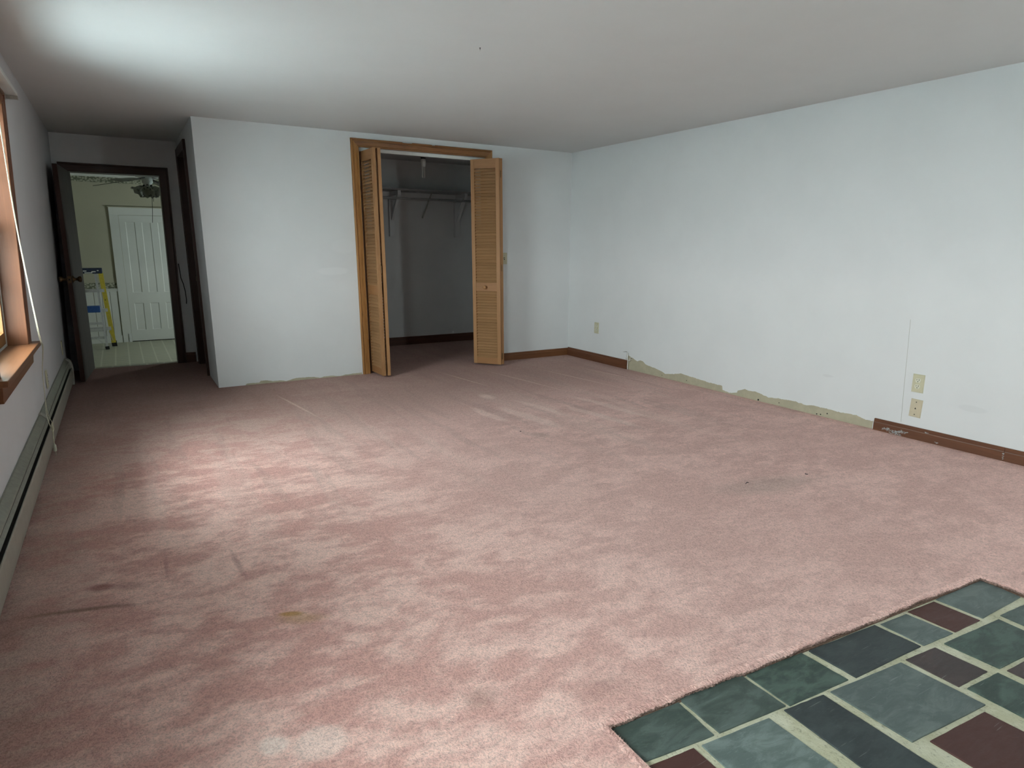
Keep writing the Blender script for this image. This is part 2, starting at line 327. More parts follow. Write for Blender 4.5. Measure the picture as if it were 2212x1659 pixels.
# ------------------------------------------------------------------ mesh helpers
class MB:
    def __init__(s): s.v = []; s.f = []
    def box(s, x0, x1, y0, y1, z0, z1):
        i = len(s.v)
        s.v += [(x0,y0,z0),(x1,y0,z0),(x1,y1,z0),(x0,y1,z0),(x0,y0,z1),(x1,y0,z1),(x1,y1,z1),(x0,y1,z1)]
        s.f += [(i,i+3,i+2,i+1),(i+4,i+5,i+6,i+7),(i,i+1,i+5,i+4),(i+1,i+2,i+6,i+5),(i+2,i+3,i+7,i+6),(i+3,i,i+4,i+7)]
        return s
    def prism(s, pts, axis, a, b):
        # pts: 2-D outline; axis: extrusion axis; 0:(y,z) 1:(x,z) 2:(x,y)
        i = len(s.v); n = len(pts)
        for w in (a, b):
            for (p, q) in pts:
                s.v.append({0:(w,p,q), 1:(p,w,q), 2:(p,q,w)}[axis])
        s.f.append(tuple(i+k for k in range(n))[::-1]); s.f.append(tuple(i+n+k for k in range(n)))
        for k in range(n): s.f.append((i+k, i+(k+1) % n, i+n+(k+1) % n, i+n+k))
        return s
    def bar(s, a, b, w, t, upv=(0, 0, 1)):
        a = Vector(a); b = Vector(b); d = (b-a).normalized(); u = Vector(upv)
        sx = d.cross(u)
        if sx.length < 1e-4: sx = d.cross(Vector((0, 1, 0)))
        sx.normalize(); sy = sx.cross(d).normalized(); i = len(s.v)
        for q in (a, b):
            for (p, r) in ((-1,-1),(1,-1),(1,1),(-1,1)):
                s.v.append(tuple(q + sx*(p*w/2) + sy*(r*t/2)))
        s.f += [(i+3,i+2,i+1,i),(i+4,i+5,i+6,i+7)] + [(i+k, i+(k+1)%4, i+4+(k+1)%4, i+4+k) for k in range(4)]
        return s
    def tube(s, path, r, n=8, cap=True):
        path = [Vector(p) for p in path]; rings = []; ref = None
        for k, p in enumerate(path):
            d = (path[min(k+1, len(path)-1)] - path[max(k-1, 0)]).normalized()
            if ref is None: ref = d.cross(Vector((0.31, 0.72, 0.62))).normalized()
            sx = (ref - d*ref.dot(d)).normalized(); sy = d.cross(sx); ref = sx
            rr = r[k] if isinstance(r, (list, tuple)) else r
            rings.append([p + sx*math.cos(2*math.pi*j/n)*rr + sy*math.sin(2*math.pi*j/n)*rr for j in range(n)])
        i = len(s.v)
        for rg in rings: s.v += [tuple(q) for q in rg]
        for k in range(len(rings)-1):
            for j in range(n): s.f.append((i+k*n+j, i+k*n+(j+1)%n, i+(k+1)*n+(j+1)%n, i+(k+1)*n+j))
        if cap:
            s.f.append(tuple(i+j for j in range(n))[::-1]); s.f.append(tuple(i+(len(rings)-1)*n+j for j in range(n)))
        return s
    def lathe(s, prof, o=(0,0,0), d=(0,0,1), n=20):
        # prof: (radius, distance along d)
        d = Vector(d).normalized(); o = Vector(o); a = d.cross(Vector((0.3, 0.9, 0.17))).normalized(); b = d.cross(a); i = len(s.v)
        for (r, h) in prof:
            for j in range(n): s.v.append(tuple(o + d*h + a*(r*math.cos(2*math.pi*j/n)) + b*(r*math.sin(2*math.pi*j/n))))
        for k in range(len(prof)-1):
            for j in range(n): s.f.append((i+k*n+j, i+k*n+(j+1)%n, i+(k+1)*n+(j+1)%n, i+(k+1)*n+j))
        if prof[0][0] > 1e-5: s.f.append(tuple(i+j for j in range(n))[::-1])
        if prof[-1][0] > 1e-5: s.f.append(tuple(i+(len(prof)-1)*n+j for j in range(n)))
        return s
    def map(s, fn): s.v = [tuple(fn(*p)) for p in s.v]; return s
    def build(s, name, mat, parent=None, off=(0,0,0), bevel=0.0, smooth=False, loc=None, seg=2):
        me = bpy.data.meshes.new(name)
        me.from_pydata([(x-off[0], y-off[1], z-off[2]) for x, y, z in s.v], [], s.f)
        bm = bmesh.new(); bm.from_mesh(me)
        bmesh.ops.remove_doubles(bm, verts=bm.verts, dist=1e-6)
        bmesh.ops.recalc_face_normals(bm, faces=bm.faces)
        if bevel:
            es = [e for e in bm.edges if len(e.link_faces) == 2 and e.calc_face_angle(0) > 0.5]
            bmesh.ops.bevel(bm, geom=es, offset=bevel, segments=seg, profile=0.5, affect='EDGES', clamp_overlap=True)
        bm.to_mesh(me); bm.free()
        if smooth:
            for p in me.polygons: p.use_smooth = True
        me.materials.append(M[mat])
        o = bpy.data.objects.new(name, me); C.objects.link(o)
        if parent is not None: o.parent = parent
        if loc is not None: o.location = loc
        return o

def tag(o, label=None, cat=None, group=None, kind=None):
    if label: o['label'] = label
    if cat: o['category'] = cat
    if group: o['group'] = group
    if kind: o['kind'] = kind
    return o
def thing(name, loc, label, cat, rot=(0,0,0), group=None, kind=None):
    o = bpy.data.objects.new(name, None); C.objects.link(o); o.empty_display_size = 0.05
    o.location = loc; o.rotation_euler = rot
    return tag(o, label, cat, group, kind)
def structure(o, label, cat): return tag(o, label, cat, None, 'structure')

def xw(z): return xL - KL*(H-z)
def LW(d, y, z): return (xw(z)+d, y, z)          # d: distance out from the leaning left wall
def FS(x, y, z): return (x - SH*z if x < 4.0 else x, y, z)

def casing(parent, u0, u1, v0, v1, prof, fn, mats, off=(0,0,0), names=('casing_leg', 'casing_leg', 'casing_head')):
    """mitred door or window casing; prof: (distance out from the opening, depth); fn(u, v, d) -> xyz"""
    out = []
    for k in range(3):
        mb = MB(); n = len(prof); rows = []
        for (t, d) in prof:
            if k == 0: a, b = (u0-t, v0, d), (u0-t, v1+t, d)
            elif k == 1: a, b = (u1+t, v0, d), (u1+t, v1+t, d)
            else: a, b = (u0-t, v1+t, d), (u1+t, v1+t, d)
            rows.append((fn(*a), fn(*b)))
        for a, b in rows: mb.v += [a, b]
        for j in range(n):
            q = (j+1) % n; mb.f.append((2*j, 2*q, 2*q+1, 2*j+1))
        mb.f.append(tuple(2*j for j in range(n))); mb.f.append(tuple(2*j+1 for j in range(n))[::-1])
        out.append(mb.build(names[k], mats[k], parent, off))
    return out
COLONIAL = [(0, 0), (0, 0.010), (0.004, 0.013), (0.011, 0.014), (0.014, 0.009), (0.018, 0.012), (0.046, 0.016), (0.049, 0.011), (0.054, 0.012), (0.058, 0.020), (0.070, 0.020), (0.072, 0.017), (0.072, 0)]
FLAT = [(0, 0), (0, 0.014), (0.004, 0.018), (0.055, 0.018), (0.06, 0.022), (0.07, 0.022), (0.072, 0.018), (0.072, 0)]

# ------------------------------------------------------------------ room shell
HE = [(0.944, 1.098), (2.616, 0.998), (2.632, yB), (0.932, yB)]      # hole in the carpet for the hearth
def build_floor():
    bm = bmesh.new()
    xl = xw(0) - 0.02
    def poly(pts): bm.faces.new([bm.verts.new((x, y, 0)) for x, y in pts])
    poly([(xl, yB), HE[3], HE[0], (xl, HE[0][1])])
    poly([HE[2], (xR, yB), (xR, HE[1][1]), HE[1]])
    poly([(xl, HE[0][1]), HE[0], HE[1], (xR, HE[1][1]), (xR, yD), (xl, yD)])
    poly([(xl, yD), (0.70, yD), (0.70, yA+0.03), (xl, yA+0.03)])
    poly([(0.70, yD), (xR, yD), (xR, 7.46), (0.70, 7.46)])
    bmesh.ops.remove_doubles(bm, verts=bm.verts, dist=1e-5)
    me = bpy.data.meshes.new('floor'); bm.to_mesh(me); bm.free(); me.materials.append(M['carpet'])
    o = bpy.data.objects.new('floor', me); C.objects.link(o)
    return structure(o, 'dusty pink wall to wall carpet with brushed pile and stains', 'carpet')
floor = build_floor()

def carpet_edge():
    # rounded cut edge of the pile where it meets the hearth, built tuft by tuft
    rng = random.Random(3)
    path = []
    def seg(a, b, skip):
        n = int((Vector(b)-Vector(a)).length/0.004)
        for k in range(skip, n+1): path.append(((a[0]+(b[0]-a[0])*k/n), (a[1]+(b[1]-a[1])*k/n)))
    seg((HE[3][0]+0.0006, 0.55), HE[0], 0); seg(HE[0], HE[1], 1); seg(HE[1], (HE[2][0]-0.002, 0.55), 1)
    prof = [(-0.022, 0.0005), (-0.016, 0.0015), (-0.009, 0.002), (-0.003, 0.0), (0.0015, -0.004), (0.003, -0.008), (0.001, -0.012), (-0.003, -0.017)]
    mb = MB(); n = len(path); m = len(prof); lb = MB()
    for k, (x, y) in enumerate(path):
        a = Vector(path[max(k-2, 0)]); b = Vector(path[min(k+2, n-1)]); d = (b-a).normalized(); nr = Vector((d.y, -d.x))   # towards the hearth
        wave = 0.003*math.sin(k*0.051)+0.002*math.sin(k*0.17+1)
        for j, (q, z) in enumerate(prof):
            jit = (rng.random()-0.5)*0.0045 if j > 0 else 0
            zz = z + ((rng.random()-0.3)*0.0035 if j > 0 else 0)
            mb.v.append((x+nr.x*(q+jit+wave*(j > 1)), y+nr.y*(q+jit+wave*(j > 1)), zz))
    lb.v = list(mb.v)
    for k in range(n-1):
        for j in range(m-1): (mb if j < 4 else lb).f.append((k*m+j, (k+1)*m+j, (k+1)*m+j+1, k*m+j+1))
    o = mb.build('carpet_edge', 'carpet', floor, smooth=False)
    lb.build('carpet_cut_edge', 'carpet_edge_dark', floor)
    # loose tufts on the cut edge
    tb = MB()
    for k in range(3, n-3):
        x, y = path[k]; a = Vector(path[k-3]); b = Vector(path[k+3]); d = (b-a).normalized(); nr = Vector((d.y, -d.x))
        for _ in range(4):
            q = rng.uniform(-0.016, 0.0015); z = 0.001 - max(0, q+0.004)*0.9
            p = Vector((x+nr.x*q+rng.uniform(-.002, .002), y+nr.y*q+rng.uniform(-.002, .002), z-0.002))
            t = Vector((nr.x*rng.uniform(0, .006)+rng.uniform(-.003, .003), nr.y*rng.uniform(0, .006)+rng.uniform(-.003, .003), rng.uniform(.002, .006)))
            w = 0.0011; i = len(tb.v); s = Vector((d.x, d.y, 0))*w; u = Vector((nr.x, nr.y, 0))*w
            tb.v += [tuple(p-s), tuple(p+u), tuple(p+s), tuple(p+t)]; tb.f += [(i, i+1, i+3), (i+1, i+2, i+3), (i+2, i, i+3)]
    t = tb.build('carpet_tuft', 'carpet', floor); tag(t, kind='stuff')
    bk = MB()   # brown woven backing seen under the cut edge
    for a, b in ((HE[0], HE[1]), (HE[1], (HE[2][0], 0.5))):
        bk.bar((a[0], a[1], -0.0145), (b[0], b[1], -0.0145), 0.010, 0.006)
    bk.build('carpet_backing', 'carpet_back', floor)
carpet_edge()

def hearth():
    t = thing('hearth', (1.78, 0.3, -0.014), 'slate tiled hearth slab set into the pink carpet', 'hearth', kind='structure')
    off = tuple(t.location); ZT = -0.012
    b = MB().prism([(0.90, yB), (2.66, yB), (2.66, 1.05), (0.90, 1.14)], 2, -0.06, ZT-0.0035); b.build('mortar_bed', 'grout', t, off)
    tiles = [
     ('s_green', [(0.935, 1.115), (1.174, 1.100), (1.164, 0.947), (0.945, 0.970), ]),
     ('s_green', [(1.184, 1.099), (1.409, 1.080), (1.411, 0.924), (1.181, 0.945)]),
     ('s_deep', [(1.424, 1.080), (1.653, 1.063), (1.658, 0.904), (1.421, 0.919)]),
     ('s_dark', [(1.681, 1.046), (1.989, 1.024), (2.000, 0.885), (1.686, 0.898)]),
     ('s_grey', [(2.012, 1.018), (2.147, 1.009), (2.162, 0.871), (2.014, 0.883)]),
     ('s_red', [(2.166, 1.014), (2.310, 1.004), (2.320, 0.864), (2.176, 0.871)]),
     ('s_grey', [(2.331, 1.007), (2.620, 0.992), (2.607, 0.864), (2.342, 0.865)]),
     ('s_red', [(0.946, 0.955), (1.086, 0.942), (1.084, 0.780), (0.944, 0.790)]),
     ('s_light', [(1.110, 0.939), (1.333, 0.917), (1.333, 0.640), (1.100, 0.655)]),
     ('s_dark', [(1.393, 0.917), (1.538, 0.901), (1.536, 0.560), (1.378, 0.575)]),
     ('s_grey', [(1.566, 0.899), (1.866, 0.872), (1.878, 0.655), (1.570, 0.681)]),
     ('s_plum', [(1.893, 0.873), (2.032, 0.860), (2.040, 0.721), (1.897, 0.729)]),
     ('s_deep', [(2.079, 0.857), (2.379, 0.836), (2.371, 0.690), (2.087, 0.710)]),
     ('s_green', [(2.412, 0.845), (2.610, 0.831), (2.612, 0.690), (2.405, 0.700)]),
     ('s_plum', [(2.096, 0.695), (2.360, 0.678), (2.362, 0.530), (2.100, 0.545)]),
     ('s_deep', [(1.909, 0.714), (2.060, 0.703), (2.065, 0.500), (1.912, 0.512)]),
     ('s_red', [(1.611, 0.661), (1.845, 0.643), (1.858, 0.420), (1.615, 0.430)]),
     ('s_green', [(2.385, 0.670), (2.612, 0.668), (2.614, 0.530), (2.388, 0.525)]),
     ('s_deep', [(0.946, 0.770), (1.082, 0.762), (1.080, 0.450), (0.944, 0.460)]),
     ('s_plum', [(1.100, 0.635), (1.335, 0.622), (1.335, 0.470), (1.100, 0.480)]),
     ('s_grey', [(1.375, 0.555), (1.590, 0.542), (1.590, 0.400), (1.375, 0.410)]),
    ]
    rng = random.Random(11)
    for mat, q in tiles:
        mb = MB(); n = 7; z0, z1 = -0.055, ZT + rng.uniform(-0.0008, 0.0008)
        # slightly chipped outline
        out = []
        for k in range(4):
            a, b2 = q[k], q[(k+1) % 4]
            for j in range(n):
                f = j/n; jx = 0 if j == 0 else rng.uniform(-0.0008, 0.0008); jy = 0 if j == 0 else rng.uniform(-0.0008, 0.0008)
                out.append((a[0]+(b2[0]-a[0])*f+jx, a[1]+(b2[1]-a[1])*f+jy))
        cx = sum(p[0] for p in q)/4; cy = sum(p[1] for p in q)/4
        mb.prism([(x-cx, y-cy) for x, y in out], 2, z0, z1)
        mb.build('slate_tile', mat, t, (0, 0, 0), bevel=0.0007, seg=1, loc=(cx-off[0], cy-off[1], -off[2]))
    return t
hearth()

ce = MB().box(-0.75, xR+0.15, yB-0.15, 7.60, H, H+0.12).build('ceiling', 'ceiling')
structure(ce, 'plain white plaster ceiling over the carpeted room', 'ceiling')

def wall_left():
    mb = MB(); y0, y1 = yB-0.15, yA+0.1; segs = []; cur = y0
    z0w, z1w = 0.63, 1.88
    for a, b in sorted(WIN_Y):
        mb.box(-0.16, 0, cur, a-0.02, -0.3, H+0.05); mb.box(-0.16, 0, a-0.02, b+0.02, -0.3, z0w); mb.box(-0.16, 0, a-0.02, b+0.02, z1w, H+0.05); cur = b+0.02
    mb.box(-0.16, 0, cur, y1, -0.3, H+0.05)
    mb.map(lambda d, y, z: LW(d, y, z) if d > -0.1 else (-0.66, y, z))
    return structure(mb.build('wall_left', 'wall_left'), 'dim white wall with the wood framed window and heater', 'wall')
wall_left()
wr = MB().box(xR, xR+0.14, yB-0.15, 7.56, -0.3, H+0.05).build('wall_right', 'wall_right')
structure(wr, 'long blank white wall with stripped baseboard and outlets', 'wall')
mb = MB().box(-0.8, RX0-0.02, yB-0.14, yB, -0.3, H+0.05).box(RX1+0.02, xR+0.14, yB-0.14, yB, -0.3, H+0.05).box(RX0-0.02, RX1+0.02, yB-0.14, yB, -0.3, 0.63).box(RX0-0.02, RX1+0.02, yB-0.14, yB, 1.88, H+0.05)
wb = mb.build('wall_rear', 'wall')
structure(wb, 'white wall behind the hearth, out of view', 'wall')
OX0, OX1, OZ = 1.950, 3.222, 2.036
xJ = 0.626
mb = MB()
mb.box(xJ, OX0-0.02, yD, yD+0.115, -0.3, H+0.05); mb.box(OX1+0.02, xR, yD, yD+0.115, -0.3, H+0.05); mb.box(OX0-0.02, OX1+0.02, yD, yD+0.115, OZ+0.02, H+0.05)
mb.map(FS)
wf = structure(mb.build('wall_far', 'wall_far'), 'white partition wall with the closet opening', 'wall')
mb = MB()
AY0, AY1, AZ = 6.56, 7.20, 2.00
mb.box(xJ, xJ+0.115, yD+0.10, AY0-0.02, -0.3, H+0.05); mb.box(xJ, xJ+0.115, AY1+0.02, yA+0.02, -0.3, H+0.05); mb.box(xJ, xJ+0.115, AY0-0.02, AY1+0.02, AZ+0.02, H+0.05)
mb.map(FS)
structure(mb.build('wall_alcove_side', 'wall'), 'shaded white side wall of the alcove with a dark door', 'wall')
KX0, KX1, KZ = -0.306, 0.424, 1.832
KF = -0.236                                                  # kitchen floor lies a step lower
mb = MB()
mb.box(-1.7, KX0-0.02, yA, yA+0.14, -0.4, 2.5); mb.box(KX1+0.02, 1.45, yA, yA+0.14, -0.4, 2.5); mb.box(KX0-0.02, KX1+0.02, yA, yA+0.14, KZ+0.02, 2.5)
mb.box(KX0-0.02, KX1+0.02, yA+0.03, yA+0.14, -0.4, -0.004)
structure(mb.build('wall_alcove_back', 'wall'), 'shaded white end wall of the alcove around the kitchen doorway', 'wall')
structure(MB().box(1.40, xR, 7.45, 7.56, -0.3, H+0.05).build('wall_closet_back', 'closet'), 'grey shaded back wall inside the closet', 'wall')
structure(MB().box(1.38, 1.50, yD+0.115, 7.45, -0.3, H+0.05).build('wall_closet_side', 'closet'), 'closet side wall hidden left of the opening', 'wall')

# ragged bare drywall where baseboard was pulled off
def ragged(name, pts, fn, parent, mat, seed, amp=0.004):
    rng = random.Random(seed); top = []; w_ = 0.0
    for (a, b) in zip(pts[:-1], pts[1:]):
        n = max(2, int(abs(b[0]-a[0])/0.007))
        for k in range(n):
            f = (k+rng.uniform(-0.3, 0.3))/n if k else 0; w_ += rng.uniform(-amp, amp)*0.6; w_ *= 0.85
            top.append((a[0]+(b[0]-a[0])*f, max(0.003, a[1]+(b[1]-a[1])*f + w_ + rng.uniform(-amp, amp)*0.35)))
    top.append(pts[-1]); mb = MB()
    for (u, z) in top: mb.v += [fn(u, -0.02, 0), fn(u, z, 0), fn(u, z, 0.0012), fn(u, -0.02, 0.0012)]
    for k in range(len(top)-1):
        i = 4*k
        for j in range(4): mb.f.append((i+j, i+(j+1) % 4, i+4+(j+1) % 4, i+4+j))
    mb.f += [(0, 1, 2, 3), tuple(4*(len(top)-1)+j for j in (3, 2, 1, 0))]
    return mb.build(name, mat, parent)
RP = [(4.858,0.10),(4.852,0.13),(4.846,0.136),(4.797,0.122),(4.715,0.103),(4.689,0.116),(4.637,0.115),(4.602,0.092),(4.492,0.075),(4.40,0.058),(4.361,0.05),(4.33,0.046),(4.253,0.052),(4.14,0.080),(3.972,0.068),(3.812,0.058),(3.71,0.058),(3.66,0.059),(3.652,0.021),(3.582,0.013),(3.502,0.026),(3.495,0.047),(3.423,0.069),(3.288,0.068),(3.243,0.056),(3.199,0.050),(3.116,0.055),(2.995,0.065),(2.877,0.055),(2.803,0.064),(2.73,0.069),(2.657,0.060),(2.554,0.064),(2.487,0.066),(2.42,0.055),(2.369,0.055)]
ragged('bare_drywall_strip', RP, lambda u, z, d: (xR-d, u, z), wr, 'drywall', 5)
FP = [(0.84,0.006),(0.848,0.013),(0.90,0.014),(0.95,0.012),(0.965,0.026),(1.02,0.024),(1.066,0.012),(1.125,0.016),(1.18,0.004),(1.23,0.018),(1.265,0.021),(1.346,0.021),(1.42,0.019),(1.47,0.006),(1.513,0.013),(1.6,0.012),(1.66,0.005),(1.727,0.012),(1.868,0.016)]
ragged('bare_drywall_strip', FP, lambda u, z, d: FS(u, yD-d, z), wf, 'drywall', 6, 0.0025)
hm = MB()
for y, z, r in ((4.37, 0.022, .004), (4.06, 0.028, .004), (3.29, 0.010, .008), (3.10, 0.025, .004), (2.70, 0.030, .005), (2.78, 0.010, .005), (2.75, 0.013, .005)):
    hm.lathe([(r, 0), (r, 0.0006)], (xR-0.0011, y, z), (-1, 0, 0), 8)
hm.build('nail_hole', 'black', wr)
# drywall seam crack by the outlets
ck = MB()
for a, b in (((2.189, 0.09), (2.198, 0.30)), ((2.198, 0.30), (2.206, 0.54)), ((2.206, 0.54), (2.214, 0.75))):
    ck.bar((xR-0.0003, a[0], a[1]), (xR-0.0003, b[0], b[1]), 0.0016, 0.0008, (1, 0, 0))
ck.build('seam_crack', 'heater', wr)

# ------------------------------------------------------------------ baseboards
BASE = [(0, -0.01), (0.013, -0.01), (0.013, 0.056), (0.0115, 0.062), (0.009, 0.066), (0.009, 0.078), (0.006, 0.083), (0, 0.085)]
def base(name, axis, a, b, wallpos, sgn, mat, label, hs=1.0, splits=()):
    t = thing(name, ((a+b)/2, wallpos, 0) if axis == 0 else (wallpos, (a+b)/2, 0), label, 'baseboard', kind='structure')
    cuts = [a] + list(splits) + [b]
    for p, q in zip(cuts[:-1], cuts[1:]):
        pr = [(wallpos+sgn*d, z*hs) for d, z in BASE]
        MB().prism(pr, 0 if axis == 0 else 1, p+0.0008, q-0.0008).build('board', mat, t, tuple(t.location))
    return t
base('baseboard_far', 0, 3.31, xR-0.001, yD, -1, 'base_x', 'short red brown baseboard between the louvered door and corner', 0.93)
base('baseboard_right', 1, 4.862, yD-0.013, xR, -1, 'base_y', 'red brown baseboard running from the far corner to the loose cable', 1.05)
br = base('baseboard_right', 1, yB, 2.358, xR, -1, 'base_y', 'paint smeared red brown baseboard below the two wall plates', 0.92, (1.598,))
base('baseboard_closet', 0, 1.5, xR, 7.45, -1, 'base_dark', 'dark baseboard along the back of the closet', 1.15)
base('baseboard_alcove', 0, 0.498, xJ-0.03, yA, -1, 'base_dark', 'stub of dark baseboard beside the kitchen doorway casing', 1.2)
# smears of white paint on the near baseboard
sm = MB(); rng = random.Random(4)
for cy, cz, n, sy, sz in ((2.20, 0.016, 70, 0.055, 0.014), (2.27, 0.024, 26, 0.03, 0.010), (2.16, 0.032, 22, 0.03, 0.010), (1.955, 0.012, 9, 0.012, 0.006), (2.02, 0.06, 4, 0.02, 0.003), (1.60, 0.02, 5, 0.002, 0.012), (1.60, 0.05, 4, 0.002, 0.012)):
    for _ in range(n):
        y = cy+rng.gauss(0, sy*0.5); z = max(0.004, cz+rng.gauss(0, sz*0.55)); r = rng.uniform(0.0008, 0.0026)
        pts = [(y+2.8*r*math.cos(k*1.047+rng.uniform(-.3, .3)), z+r*math.sin(k*1.047+rng.uniform(-.3, .3))*0.8) for k in range(6)]
        sm.prism(pts, 0, xR-0.0136, xR-0.0128)
sm.build('paint_smear', 'vinyl', br, tuple(br.location))

# ------------------------------------------------------------------ closet opening: casing, jamb, track
t = thing('trim_1', (2.55, yD, 0), 'honey oak casing with dark grain around the closet opening', 'door casing', kind='structure')
OFF = tuple(t.location)
casing(t, OX0, OX1, -0.01, OZ, COLONIAL, lambda u, v, d: FS(u, yD-d, v), ('oak', 'oak', 'oak_h'), OFF)
for x0, x1 in ((OX0-0.02, OX0), (OX1, OX1+0.02)):
    MB().box(x0, x1, yD-0.004, yD+0.119, -0.01, OZ).map(FS).build('jamb', 'vinyl', t, OFF)
MB().box(OX0, OX1, yD-0.004, yD+0.119, OZ, OZ+0.02).map(FS).build('jamb', 'vinyl', t, OFF)
MB().box(OX0, OX1, yD+0.035, yD+0.075, OZ-0.028, OZ).map(FS).build('track', 'white_metal', t, OFF)
for x0, x1, z in ((2.33, 2.42, 2.1045), (2.62, 2.65, 2.1045)):
    MB().box(x0, x1, yD-0.0208, yD-0.012, z-0.0025, z+0.0045).build('paint_chip', 'vinyl', t, OFF)

# ------------------------------------------------------------------ louvered bifold doors
PW, PT, PZ0, PZ1 = 0.300, 0.028, 0.018, 2.005
def bifold_panel(name, parent, a, b, knob):
    """a: pivot/guide end, b: fold end (plan positions); outer face is on the left of a->b ... local x runs a->b"""
    a = Vector(a); b = Vector(b); d = b-a; L = d.length; ang = math.atan2(d.y, d.x)
    st = 0.038
    mb = MB()
    mb.box(0, st, -PT/2, PT/2, PZ0, PZ1); mb.box(L-st, L, -PT/2, PT/2, PZ0, PZ1)
    o = mb.build(name, 'pine', parent, bevel=0.0015)
    pl = parent.location
    o.location = (a.x-pl.x, a.y-pl.y, 0); o.rotation_euler = (0, 0, ang)
    rails = ((PZ0, PZ0+0.064), (0.750, 0.834), (PZ1-0.088, PZ1))
    for z0, z1 in rails:
        MB().box(st, L-st, -PT/2+0.003, PT/2-0.003, z0, z1).build('rail', 'pine_h', o, bevel=0.001)
    return o, L, st, rails
SLATS = {}
def add_slats(o, L, st, rails, face):
    key = (round(L, 3), face)
    if key not in SLATS:
        w = L-2*st; mb = MB()
        mb.prism([(0.0125*face, -0.014), (0.0105*face, -0.0165), (-0.0125*face, 0.0095), (-0.0105*face, 0.012)], 0, -w/2, w/2)
        so = mb.build('slat', 'slat', o); SLATS[key] = so.data; C.objects.unlink(so); bpy.data.objects.remove(so)
    rng = random.Random(len(o.name)+int(L*1e5))
    for (z0, z1), n in (((rails[0][1], rails[1][0]), 24), ((rails[1][1], rails[2][0]), 38)):
        p = (z1-z0)/n
        for k in range(n):
            s = bpy.data.objects.new('slat', SLATS[key]); C.objects.link(s); s.parent = o
            s.location = (L/2, 0, z0+p*(k+0.5)); s.rotation_euler = (rng.uniform(-0.05, 0.05), 0, 0)
def knob(o, x, z, face):
    MB().lathe([(0.006, 0), (0.007, 0.012), (0.016, 0.018), (0.019, 0.026), (0.016, 0.033), (0.006, 0.036), (0, 0.036)], (x, face*PT/2*0.75, z), (0, face, 0), 18).build('knob', 'pine', o, smooth=True)
def hinge(o, x, z, face):
    mb = MB().tube([(x, -face*PT/2*0.95, z-0.032), (x, -face*PT/2*0.95, z+0.032)], 0.0032, 8)
    mb.build('hinge', 'brass', o)
LEAN = math.atan(SH)
# left pair: panel on the jamb pivot, then the one folded back against it
d2 = thing('door_2', (1.99, 5.76, 0), 'left louvered bifold door folded edge on against the closet casing', 'closet door', (0, -LEAN, 0), kind='structure')
o, L, st, ra = bifold_panel('door_panel', d2, (1.984, 5.925), (1.996, 5.605), False); add_slats(o, L, st, ra, -1)
for z in (0.10, 0.98, 1.86): hinge(o, L+0.006, z, -1)
o, L, st, ra = bifold_panel('door_panel', d2, (2.062, 5.905), (2.040, 5.605), True); add_slats(o, L, st, ra, 1); knob(o, L*0.45, 0.792, 1)
# right pair: the leading panel faces the room
d3 = thing('door_3', (3.17, 5.74, 0), 'right louvered bifold door standing open with a round knob', 'closet door', (0, -LEAN, 0), kind='structure')
o, L, st, ra = bifold_panel('door_panel', d3, (3.046, 5.842), (3.226, 5.600), True); add_slats(o, L, st, ra, -1); knob(o, L*0.47, 0.790, -1)
for z in (0.10, 0.98, 1.86): hinge(o, L+0.006, z, -1)
o, L, st, ra = bifold_panel('door_panel', d3, (3.195, 5.905), (3.250, 5.610), False); add_slats(o, L, st, ra, 1)

# ------------------------------------------------------------------ closet inside
t = thing('closet_shelf', (3.0, 7.30, 1.80), 'painted wooden shelf on braces across the closet back wall', 'shelf')
OFF = tuple(t.location)
MB().box(1.5, xR, 7.15, 7.45, 1.800, 1.820).build('board', 'shelf', t, OFF, bevel=0.002)
MB().box(1.5, xR, 7.43, 7.45, 1.715, 1.800).build('ledger', 'closet', t, OFF)
for x in (2.797, 3.640):
    b = MB().box(x-0.034, x+0.034, 7.41, 7.45, 1.295, 1.715).build('bracket', 'closet', t, OFF, bevel=0.002)
    MB().box(x-0.018, x+0.018, 7.17, 7.43, 1.752, 1.800).build('bracket_arm', 'closet', b)
    b2 = MB().bar((x, 7.415, 1.49), (x, 7.20, 1.76), 0.04, 0.03, (1, 0, 0)).build('bracket_brace', 'closet', b)
    for q in b.children:
        q.data.transform(Matrix.Translation((-OFF[0], -OFF[1], -OFF[2])))
MB().bar((3.19, 7.447, 1.515), (3.225, 7.24, 1.79), 0.012, 0.012).build('metal_support', 'steel', t, OFF)
r = MB().tube([(1.5, 7.19, 1.715), (xR, 7.19, 1.715)], 0.013, 12).build('closet_rod', 'shelf', smooth=True)
tag(r, 'round dark grey clothes rod hung under the closet shelf', 'rod')
t = thing('closet_light', (2.945, 6.82, H), 'bare twin tube bulb in a ceiling socket inside the closet', 'light')
MB().lathe([(0.0, 0), (0.055, 0), (0.055, -0.012), (0.03, -0.03), (0.024, -0.055)], (0, 0, 0), (0, 0, 1)).build('ceiling_plate', 'fin', t, smooth=True)
MB().lathe([(0.024, -0.05), (0.03, -0.075), (0.027, -0.09), (0.024, -0.10), (0.026, -0.115), (0.018, -0.135)], (0, 0, 0), (0, 0, 1)).build('socket', 'porcelain', t, smooth=True)
for dx in (-0.012, 0.012):
    MB().tube([(dx, 0, -0.13), (dx, 0, -0.15), (dx, 0, -0.238), (dx*0.8, 0, -0.246)], [0.008, 0.008, 0.008, 0.004], 10).build('bulb_tube', 'porcelain', t, smooth=True)

